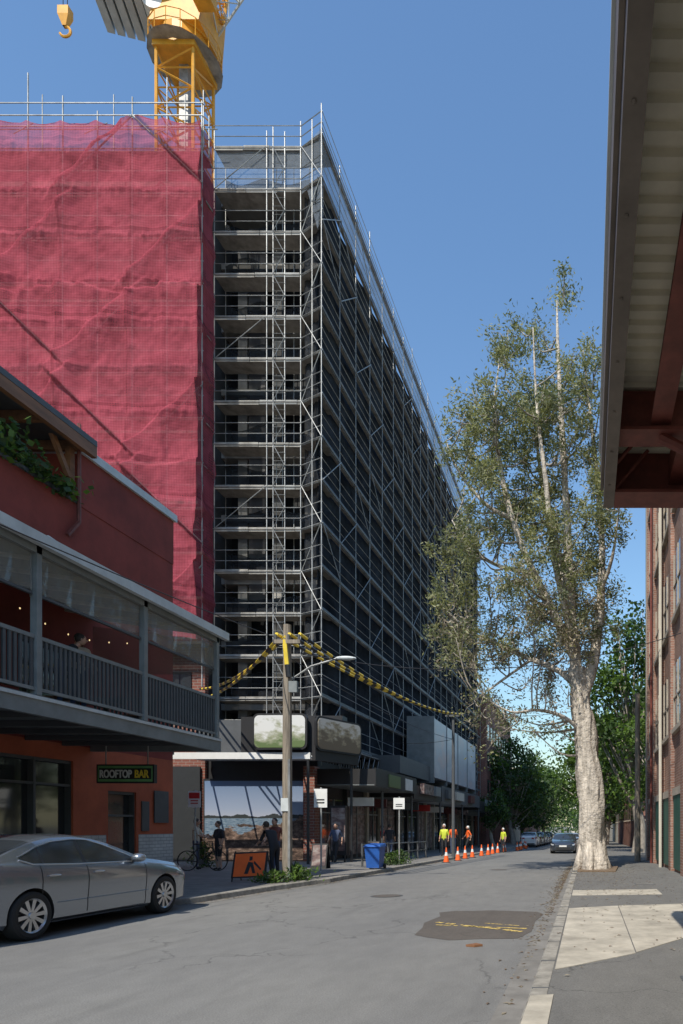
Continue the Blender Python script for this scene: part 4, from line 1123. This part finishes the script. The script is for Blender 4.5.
# ------------------------------------------------------------------ car
def build_car(name,paint):
    fine=np.linspace(-2.44,2.44,245)
    def smooth(pts,k):
        pts=sorted(pts); v=np.interp(fine,[p[0] for p in pts],[p[1] for p in pts]); pad=np.pad(v,k,mode='edge'); ker=np.hanning(2*k+3)[1:-1]; ker/=ker.sum(); return np.convolve(pad,ker,'valid')
    zt=smooth([(2.44,.60),(2.39,.72),(2.25,.80),(1.9,.895),(1.3,.985),(1.02,1.02),(.62,1.20),(.3,1.335),(.05,1.405),(-.3,1.445),(-.75,1.435),(-1.1,1.375),(-1.45,1.265),(-1.8,1.135),(-1.95,1.115),(-2.3,1.10),(-2.40,1.02),(-2.44,.86)],5)
    zb_=smooth([(2.44,.56),(2.3,.70),(2.0,.79),(1.4,.885),(1.0,.93),(0,.965),(-1,1.0),(-1.7,1.045),(-2.2,1.04),(-2.38,.95),(-2.44,.8)],5)
    zb_=np.minimum(zb_,zt-.025)
    ww=smooth([(2.44,.52),(2.36,.70),(2.2,.82),(1.9,.885),(1.5,.91),(1,.915),(-1.3,.92),(-1.7,.905),(-2.1,.855),(-2.34,.76),(-2.44,.64)],4)
    bo=smooth([(2.44,.30),(2.25,.20),(1.8,.17),(-1.8,.19),(-2.25,.26),(-2.44,.38)],4)
    def sec(x):
        w=float(np.interp(x,fine,ww)); t=float(np.interp(x,fine,zt)); k=float(np.interp(x,fine,zb_)); o=float(np.interp(x,fine,bo))
        h=k-o
        pts=[(w*.88,o),(w*.955,o+h*.08),(w*.972,o+h*.2),(w*.975,o+h*.36),(w*.992,o+h*.56),(w*1.0,o+h*.74),(w*.985,o+h*.88),(w*.962,o+h*.955),(w*.945,k)]
        ze=k+(t-k)*.86; ye=w*.945-(ze-k)*.50-.015
        for q in (.06,.33,.66,1.0):
            pts.append((w*.94+(ye-w*.94)*q,k+(ze-k)*q))
        pts+= [(ye*.955,ze+(t-ze)*.35),(ye*.80,ze+(t-ze)*.72),(ye*.45,ze+(t-ze)*.95),(0,t)]
        return pts
    def yat(x,z):
        s=sec(x)[:13]; return float(np.interp(z,[p[1] for p in s],[p[0] for p in s]))
    xs=[float(q) for q in np.concatenate([np.linspace(2.44,2.2,8),np.linspace(2.14,-2.2,74),np.linspace(-2.25,-2.44,8)])]
    b=MB(); ns=len(sec(0)); ring=2*ns-1; vs=[];fs=[]
    for x in xs:
        s=sec(x); vs+=[(x,-y,z) for y,z in s]+[(x,y,z) for y,z in s[:-1][::-1]]
    for i in range(len(xs)-1):
        for k in range(ring):
            k2=(k+1)%ring; a=i*ring
            fs.append((a+k,a+k2,a+ring+k2,a+ring+k))
    fs.append(tuple(range(ring))[::-1]); fs.append(tuple(range((len(xs)-1)*ring,len(xs)*ring)))
    b.add(vs,fs,paint); b.mi(m_rubber); b.mi(m_glass)
    for fi,f in enumerate(fs[:-2]):
        i=fi//ring;k=fi%ring; kk=k if k<ns-1 else ring-2-k
        xm=(xs[i]+xs[i+1])/2
        if 13<=kk<=15:
            if .30<xm<1.0 or -1.78<xm<-1.12: b.m[fi]=2
    ob=b.obj('tmp')
    c=MB()
    for ax in (1.49,-1.33):
        for s in (-1,1):
            c.sweep([(ax,s*.60,.335),(ax,s*1.2,.335)],.375,m_rubber,40)
    co=c.obj('tmpc')
    md=ob.modifiers.new('b','BOOLEAN'); md.operation='DIFFERENCE'; md.object=co; md.solver='EXACT'
    try: md.material_mode='TRANSFER'
    except Exception: pass
    dg=bpy.context.evaluated_depsgraph_get(); me=bpy.data.meshes.new_from_object(ob.evaluated_get(dg))
    B=MB(); B.mi(paint); mats=list(me.materials)
    B.v=[tuple(v.co) for v in me.vertices]
    for p in me.polygons:
        B.f.append(tuple(p.vertices)); mm=mats[p.material_index] if mats else paint
        cc=p.center
        for ax in (1.49,-1.33):
            if abs(math.hypot(cc.x-ax,cc.z-.335)-.373)<.012 and abs(p.normal.y)<.3 and abs(cc.y)>.55: mm=m_rubber
            if math.hypot(cc.x-ax,cc.z-.335)<.36 and abs(cc.y)<.62 and abs(p.normal.y)>.8: mm=m_rubber
        B.m.append(B.mi(mm or paint))
    bpy.data.objects.remove(ob); bpy.data.objects.remove(co)
    def panel(x0,x1,lo,hi,mat,off=.006,nx=14,nz=6):
        for s in (-1,1):
            vs=[];fs=[]
            for i in range(nx+1):
                x=x0+(x1-x0)*i/nx; a=lo(x);h=hi(x)
                for j in range(nz+1):
                    z=a+(h-a)*j/nz; vs.append((x,s*(yat(x,z)+off),z))
            for i in range(nx):
                for j in range(nz):
                    q=i*(nz+1)+j; fs.append((q,q+nz+1,q+nz+2,q+1) if s*(x1-x0)<0 else (q,q+1,q+nz+2,q+nz+1))
            B.add(vs,fs,mat)
    L=lambda pts:(lambda x:float(np.interp(x,[p[0] for p in pts],[p[1] for p in pts])))
    lo=L([(-1.45,1.11),(-1.3,1.045),(-.5,1.01),(.9,.985)])
    hi=L([(-1.45,1.125),(-1.1,1.25),(-.8,1.315),(-.4,1.345),(-.1,1.335),(.2,1.25),(.62,1.09),(.80,1.0)])
    panel(-.30,.80,lo,hi,m_glass,nx=20); panel(-1.08,-.36,lo,hi,m_glass); panel(-1.45,-1.12,lo,hi,m_glass,nx=6)
    panel(-1.12,-1.08,lo,hi,m_black,.007,2); panel(-.36,-.30,lo,hi,m_black,.007,2)
    for s in (-1,1):
        xs2=[float(q) for q in np.linspace(-1.47,.84,26)]
        B.sweep([(x,s*(yat(x,lo(x)-.015)+.006),lo(x)-.015) for x in xs2],.010,m_alloy,5)
        B.sweep([(x,s*(yat(x,hi(x)+.012)+.004),hi(x)+.012) for x in xs2],.009,m_alloy,5)
    for xs_,z0,z1 in ((.98,.24,.93),(-.33,.22,.97),(-1.18,.62,1.0)):
        panel(xs_-.006,xs_+.006,lambda x:z0,lambda x:z1,m_black,.0035,1,12)
    panel(-.95,.95,lambda x:.205,lambda x:.245,m_black,.004,16,1)
    for s in (-1,1):
        B.sweep([(x,s*(yat(x,.47)-.002),.47) for x in [float(q) for q in np.linspace(-.9,1.05,14)]],.008,paint,5)
        for hx in (-.12,-.98):
            B.ell((hx,s*(yat(hx,.86)+.02),.86),(.11,.018,.018),m_alloy,10,6)
        B.ell((.72,s*(yat(.72,.98)+.11),1.03),(.10,.12,.075),paint,12,8); B.box(.70,.76,.80 if s>0 else -.90,.90 if s>0 else -.80,.96,1.0,m_black)
    lamp=M('headlamp_lens',(.6,.62,.65),.08,.3)
    tail=M('tail_lamp_lens',(.35,.01,.01),.15)
    panel(1.85,2.36,L([(1.85,.70),(2.36,.60)]),L([(1.85,.735),(2.1,.735),(2.36,.665)]),lamp,.008,10,4)
    panel(-2.38,-1.95,L([(-2.38,.80),(-1.95,.92)]),L([(-2.38,.93),(-1.95,.985)]),tail,.008,10,4)
    B.box(2.36,2.452,-.5,.5,.30,.48,m_black); B.box(-2.452,-2.4,-.26,.26,.68,.80,m_white); B.box(-2.45,-2.36,-.6,.6,.30,.42,m_black)
    B.box(-2.455,-2.39,.36,.6,.80,.93,tail); B.box(-2.455,-2.39,-.6,-.36,.80,.93,tail)
    B.box(2.40,2.456,-.26,.26,.50,.61,m_white)
    B.box(-1.9,1.9,-.58,.58,.16,.35,m_rubber)
    for ax in (1.49,-1.33):
        for s in (-1,1):
            y=s*.80
            vs=[];fs=[]; prof_=[(.215,.07),(.235,.105),(.29,.112),(.325,.095),(.335,.05),(.335,-.05),(.325,-.095),(.29,-.11),(.2,-.11)]
            n=40
            for i in range(n):
                t=2*math.pi*i/n
                for r_,o_ in prof_: vs.append((ax+r_*math.cos(t),y+s*o_,.335+r_*math.sin(t)))
            k=len(prof_)
            for i in range(n):
                for j in range(k-1): fs.append((i*k+j,((i+1)%n)*k+j,((i+1)%n)*k+j+1,i*k+j+1))
            B.add(vs,fs,m_rubber)
            for (ra,oa,rb_,ob_,mt) in ((.236,.108,.212,.085,m_alloy),(.212,.085,.20,-.05,m_rubber),(.20,-.02,.0,-.02,m_rubber)):
                vs=[];fs=[]
                for i in range(n):
                    t=2*math.pi*i/n; vs+=[(ax+ra*math.cos(t),y+s*oa,.335+ra*math.sin(t)),(ax+rb_*math.cos(t),y+s*ob_,.335+rb_*math.sin(t))]
                    fs.append((2*i,2*((i+1)%n),2*((i+1)%n)+1,2*i+1))
                B.add(vs,fs,mt)
            for i in range(10):
                t=2*math.pi*i/10+.1
                dirv=Vector((math.cos(t),0,math.sin(t))); per=Vector((-math.sin(t),0,math.cos(t))); cc=Vector((ax,y,.335))
                a0=cc+dirv*.045+per*.020; a1=cc+dirv*.045-per*.020; b0=cc+dirv*.222+per*.030; b1=cc+dirv*.222-per*.030
                o1=Vector((0,s*.085,0)); o2=Vector((0,s*.05,0)); o3=Vector((0,s*.095,0))
                B.add([a0+o1,a1+o1,b1+o3,b0+o3,a0+o2,a1+o2,b1+o2,b0+o2],[(0,1,2,3),(0,4,5,1),(2,6,7,3),(1,5,6,2),(3,7,4,0)],m_alloy)
            B.sweep([(ax,y+s*.04,.335),(ax,y+s*.1,.335)],[.06,.045],m_alloy,14)
            B.sweep([(ax,y-s*.01,.335),(ax,y+s*.01,.335)],.15,m_galv,20)
    o=B.obj(name)
    o.data.polygons.foreach_set('use_smooth',[True]*len(B.f))
    try: o.data.set_sharp_from_angle(angle=math.radians(32))
    except Exception as ex: print('sharp',ex)
    return o
def paintm(name,c,metal=.5,rough=.32):
    return M(name,c,rough,metal,ns=.6,na=.04,coat=1)
p_grey=paintm('car_paint_grey',(.27,.30,.34),.7,.24)
car=build_car('parked_car',p_grey)
car.rotation_euler=(0,0,math.pi/2); car.location=(-8.66,10.95,.0); car.scale=(1.06,1,1.03)
def carcopy(x,y,rot,paint,scl=(1,1,1),name='parked_car'):
    o=car.copy(); scene.collection.objects.link(o); o.name=name
    o.material_slots[0].link='OBJECT'; o.material_slots[0].material=paint
    o.location=(x,y,gz(y)); o.rotation_euler=(0,0,rot); o.scale=scl
p_dk=paintm('car_paint_dark',(.05,.06,.08)); p_w=paintm('car_paint_white',(.7,.7,.7),0); p_bl=paintm('car_paint_blue',(.05,.09,.2)); p_si=paintm('car_paint_silver',(.45,.46,.47))
h=math.pi/2
carcopy(-1.75,50,-h,p_dk)
for i,(pm,s) in enumerate(((p_w,1.12),(p_dk,1.0),(p_si,1.15),(p_w,1.0),(p_bl,1.05),(p_dk,1.2),(p_w,1.1),(p_si,1.0),(p_dk,1.1))):
    carcopy(-6.1,72+i*6.1,h,pm,(1,1,s))
for i,pm in enumerate((p_si,p_w,p_dk,p_bl)): carcopy(-1.75,76+i*6.3,-h,pm,(1,1,1.05))

# ------------------------------------------------------------------ people
def person(name,loc,yaw,h,top,bot,hair=m_hair,pose='stand',armskin=True,shoes=m_rubber,legskin=False,cap=None):
    J=dict(pel=(0,0,.95),spi=(0,0,1.12),che=(0,.0,1.33),nek=(0,0,1.48),hed=(0,.02,1.58),
      lsh=(-.18,0,1.42),lel=(-.24,-.02,1.14),lwr=(-.25,.06,.90),rsh=(.18,0,1.42),rel=(.24,-.02,1.14),rwr=(.25,.06,.90),
      lhp=(-.09,0,.90),lkn=(-.10,.02,.50),lan=(-.10,-.02,.09),lto=(-.11,.14,.04),rhp=(.09,0,.90),rkn=(.10,.02,.50),ran=(.10,-.02,.09),rto=(.11,.14,.04))
    if pose=='walk':
        J.update(lkn=(-.09,.16,.53),lan=(-.09,.26,.10),lto=(-.09,.42,.06),rkn=(.09,-.02,.50),ran=(.09,-.32,.16),rto=(.09,-.20,.05),
                 lel=(-.24,-.14,1.16),lwr=(-.24,-.10,.93),rel=(.24,.08,1.16),rwr=(.23,.24,1.0))
    if pose=='reach':
        J.update(lel=(-.24,.14,1.2),lwr=(-.22,.38,1.12),rel=(.24,.14,1.2),rwr=(.22,.38,1.12))
    if pose=='lean':
        J.update(spi=(0,.06,1.1),che=(0,.18,1.28),nek=(0,.27,1.40),hed=(0,.34,1.48),lsh=(-.18,.2,1.35),rsh=(.18,.2,1.35),
                 lel=(-.22,.32,1.1),lwr=(-.16,.5,1.0),rel=(.22,.32,1.1),rwr=(.16,.5,1.0))
    if pose=='phone':
        J.update(rel=(.25,.04,1.15),rwr=(.14,.26,1.25))
    rad=dict(pel=.135,spi=.125,che=.145,nek=.055,hed=.06,lsh=.062,rsh=.062,lel=.045,rel=.045,lwr=.03,rwr=.03,lhp=.095,rhp=.095,lkn=.06,rkn=.06,lan=.042,ran=.042,lto=.035,rto=.035)
    bones=[('pel','spi',top),('spi','che',top),('che','nek',top),('nek','hed',m_skin),('che','lsh',top),('che','rsh',top),
      ('lsh','lel',top),('rsh','rel',top),('lel','lwr',m_skin if armskin else top),('rel','rwr',m_skin if armskin else top),
      ('pel','lhp',bot),('pel','rhp',bot),('lhp','lkn',bot),('rhp','rkn',bot),('lkn','lan',m_skin if legskin else bot),('rkn','ran',m_skin if legskin else bot),('lan','lto',shoes),('ran','rto',shoes)]
    keys=list(J); me=bpy.data.meshes.new('sk'); me.from_pydata([J[k] for k in keys],[(keys.index(a),keys.index(c)) for a,c,_ in bones],[])
    ob=bpy.data.objects.new('sk',me); scene.collection.objects.link(ob)
    ob.modifiers.new('s','SKIN')
    if not len(me.skin_vertices):
        import bmesh
        bm=bmesh.new(); bm.from_mesh(me); bm.verts.layers.skin.verify(); bm.to_mesh(me); bm.free()
    for i,k in enumerate(keys):
        sv=me.skin_vertices[0].data[i]; r=rad[k]; sv.radius=(r*(1.15 if k in('che','pel','spi') else 1),r*(.8 if k in('che','spi') else 1)); sv.use_root=(k=='pel')
    ss=ob.modifiers.new('u','SUBSURF'); ss.levels=1; ss.render_levels=1
    dg=bpy.context.evaluated_depsgraph_get(); m2=bpy.data.meshes.new_from_object(ob.evaluated_get(dg)); bpy.data.objects.remove(ob)
    B=MB(); B.v=[tuple(v.co) for v in m2.vertices]
    seg=[(Vector(J[a]),Vector(J[c]),mt) for a,c,mt in bones]
    for p in m2.polygons:
        c=p.center; best=None
        for a,e,mt in seg:
            d=e-a; t=max(0,min(1,(c-a).dot(d)/d.length_squared)); q=(c-a-d*t).length
            if best is None or q<best[0]: best=(q,mt)
        B.f.append(tuple(p.vertices)); B.m.append(B.mi(best[1]))
    hc=Vector(J['hed'])+Vector((0,.015,.065))
    B.ell(hc,(.075,.095,.115),m_skin,14,10)
    B.ell(hc+Vector((0,-.018,.022)),(.084,.098,.108),cap or hair,14,10)
    B.ell(hc+Vector((0,.098,-.012)),(.013,.02,.022),m_skin,6,5)
    for s in (-1,1):
        B.ell(hc+Vector((s*.03,.086,.012)),(.012,.008,.008),m_clothd,6,4); B.ell(hc+Vector((s*.08,.005,-.01)),(.012,.02,.032),m_skin,6,5)
    B.ell(hc+Vector((0,.09,-.05)),(.024,.008,.007),m_redp,6,4)
    for s,w,el in ((-1,'lwr','lel'),(1,'rwr','rel')):
        wv=Vector(J[w]); d=(wv-Vector(J[el])).normalized()
        B.ell(wv+d*.05,(.026,.038,.048),m_skin,8,6)
        for f in range(4):
            o=wv+d*.085+Vector((0,(f-1.5)*.018,0)); ln=(.06,.072,.068,.052)[f]
            B.sweep([o,o+d*ln*.55,o+d*ln*.85+Vector((-s*.02,0,0))],[.009,.008,.006],m_skin,5)
        o=wv+d*.04+Vector((0,.035,0)); B.sweep([o,o+Vector((0,.025,0))+d*.03,o+Vector((0,.03,0))+d*.055],[.011,.009,.007],m_skin,5)
    k=h/1.74
    B.xf(Matrix.Translation(Vector(loc))@Matrix.Rotation(yaw,4,'Z')@Matrix.Scale(k,4))
    return B.obj(name,None,True)
gp=.125
def ply(x,y): return (x,y,gz(y)+gp)
person('pedestrian',ply(-13.55,23.6),-1.3,1.75,m_shirtl,m_jean,pose='reach')
person('pedestrian',ply(-12.55,23.2),2.6,1.66,m_clothd,m_clothd,pose='phone',legskin=True)
person('pedestrian',ply(-8.9,19.4),1.2,1.68,m_clothd,m_clothd,pose='lean')
person('pedestrian',ply(-9.9,21.6),3.0,1.72,m_rbeam,m_jean,pose='walk')
person('construction_worker',ply(-8.0,38),3.0,1.78,m_hiy,m_clothd,pose='stand',cap=m_white)
person('construction_worker',ply(-8.3,42),.4,1.8,m_orange,m_jean,pose='phone',cap=m_white)
person('construction_worker',ply(-7.9,45),2.0,1.76,m_orange,m_clothd,pose='walk',cap=m_white)
person('construction_worker',(-6.2,50,gz(50)),2.5,1.8,m_hiy,m_clothd,pose='stand',cap=m_white)
person('pedestrian',ply(-9.6,33),0.1,1.7,m_clothd,m_jean,pose='walk')
person('pedestrian',ply(-10.9,29.5),3.1,1.68,m_jean,m_clothd,pose='walk')
person('pedestrian',ply(-10.6,35.2),1.5,1.7,m_redp,m_clothd,pose='stand')
person('balcony_patron',(-10.75,13.9,3.94),-.9,1.7,m_clothd,m_jean,pose='lean')
person('balcony_patron',(-10.9,14.6,3.94),-2.2,1.75,m_shirtl,m_jean,pose='phone')
bk2=emp('bicycle'); b=MB(); bx,by=-13.0,23.0; g=gz(by)+.125
def wheel(cx):
    b.sweep([(cx+.33*math.cos(t),by,g+.34+.33*math.sin(t)) for t in np.linspace(0,2*math.pi,29)],.018,m_rubber,6)
    for i in range(12):
        t=i*math.pi/6; b.tube((cx,by,g+.34),(cx+.32*math.cos(t),by,g+.34+.32*math.sin(t)),.003,m_galv,3)
wheel(bx-.5); wheel(bx+.52)
q=lambda x,z:(bx+x,by,g+z)
for a,c in ((q(-.5,.34),q(-.05,.30)),(q(-.05,.30),q(-.18,.85)),(q(-.5,.34),q(-.15,.75)),(q(-.15,.75),q(.36,.80)),(q(-.05,.30),q(.38,.70)),(q(.34,.92),q(.40,.66)),(q(.40,.66),q(.52,.34))):
    b.tube(a,c,.018,m_black,6)
b.ell(q(-.19,.90),(.13,.06,.03),m_black); b.tube((bx+.34,by-.28,g+1.0),(bx+.34,by+.28,g+1.0),.014,m_black,6); b.tube(q(.35,.90),q(.34,1.0),.016,m_black,6)
b.tube((bx-.05,by-.02,g+.30),(bx-.05,by+.02,g+.30),.09,m_char,14); b.tube((bx-.05,by+.1,g+.30),(bx+.1,by+.1,g+.2),.012,m_char,5)
b.obj('frame_and_wheels',bk2)

# ------------------------------------------------------------------ light, sky, camera
w=bpy.data.worlds.new('World'); scene.world=w; w.use_nodes=True; nt=w.node_tree
bg=nt.nodes['Background']; sk=nt.nodes.new('ShaderNodeTexSky'); sk.sky_type='NISHITA'; sk.sun_disc=False
el=math.radians(50); az=math.radians(180+17)
sk.sun_elevation=el; sk.sun_rotation=az; sk.air_density=1.8; sk.dust_density=.5; sk.ozone_density=3.8
nt.links.new(mixc(nt,1.0,sk.outputs[0],(.84,1.0,1.18),'MULTIPLY'),bg.inputs['Color']); bg.inputs['Strength'].default_value=.145
sd_=Vector((math.sin(az)*math.cos(el),math.cos(az)*math.cos(el),math.sin(el)))
l=bpy.data.lights.new('sun','SUN'); l.energy=5.0; l.angle=math.radians(.5); l.color=(1,.94,.83)
lo_=bpy.data.objects.new('sun',l); scene.collection.objects.link(lo_); lo_.rotation_euler=sd_.to_track_quat('Z','Y').to_euler(); lo_.location=(0,-10,40)
cam=bpy.data.cameras.new('camera'); co=bpy.data.objects.new('camera',cam); scene.collection.objects.link(co)
co.location=(0,0,1.6); co.rotation_euler=(math.pi/2,0,0)
cam.sensor_fit='VERTICAL'; cam.sensor_height=36; cam.lens=24.0
cam.shift_x=-(588-341.5)/1024; cam.shift_y=(826-512)/1024; cam.clip_end=4000; cam.clip_start=.05
scene.camera=co
scene.view_settings.view_transform='Standard'; scene.view_settings.look='None'; scene.view_settings.exposure=0
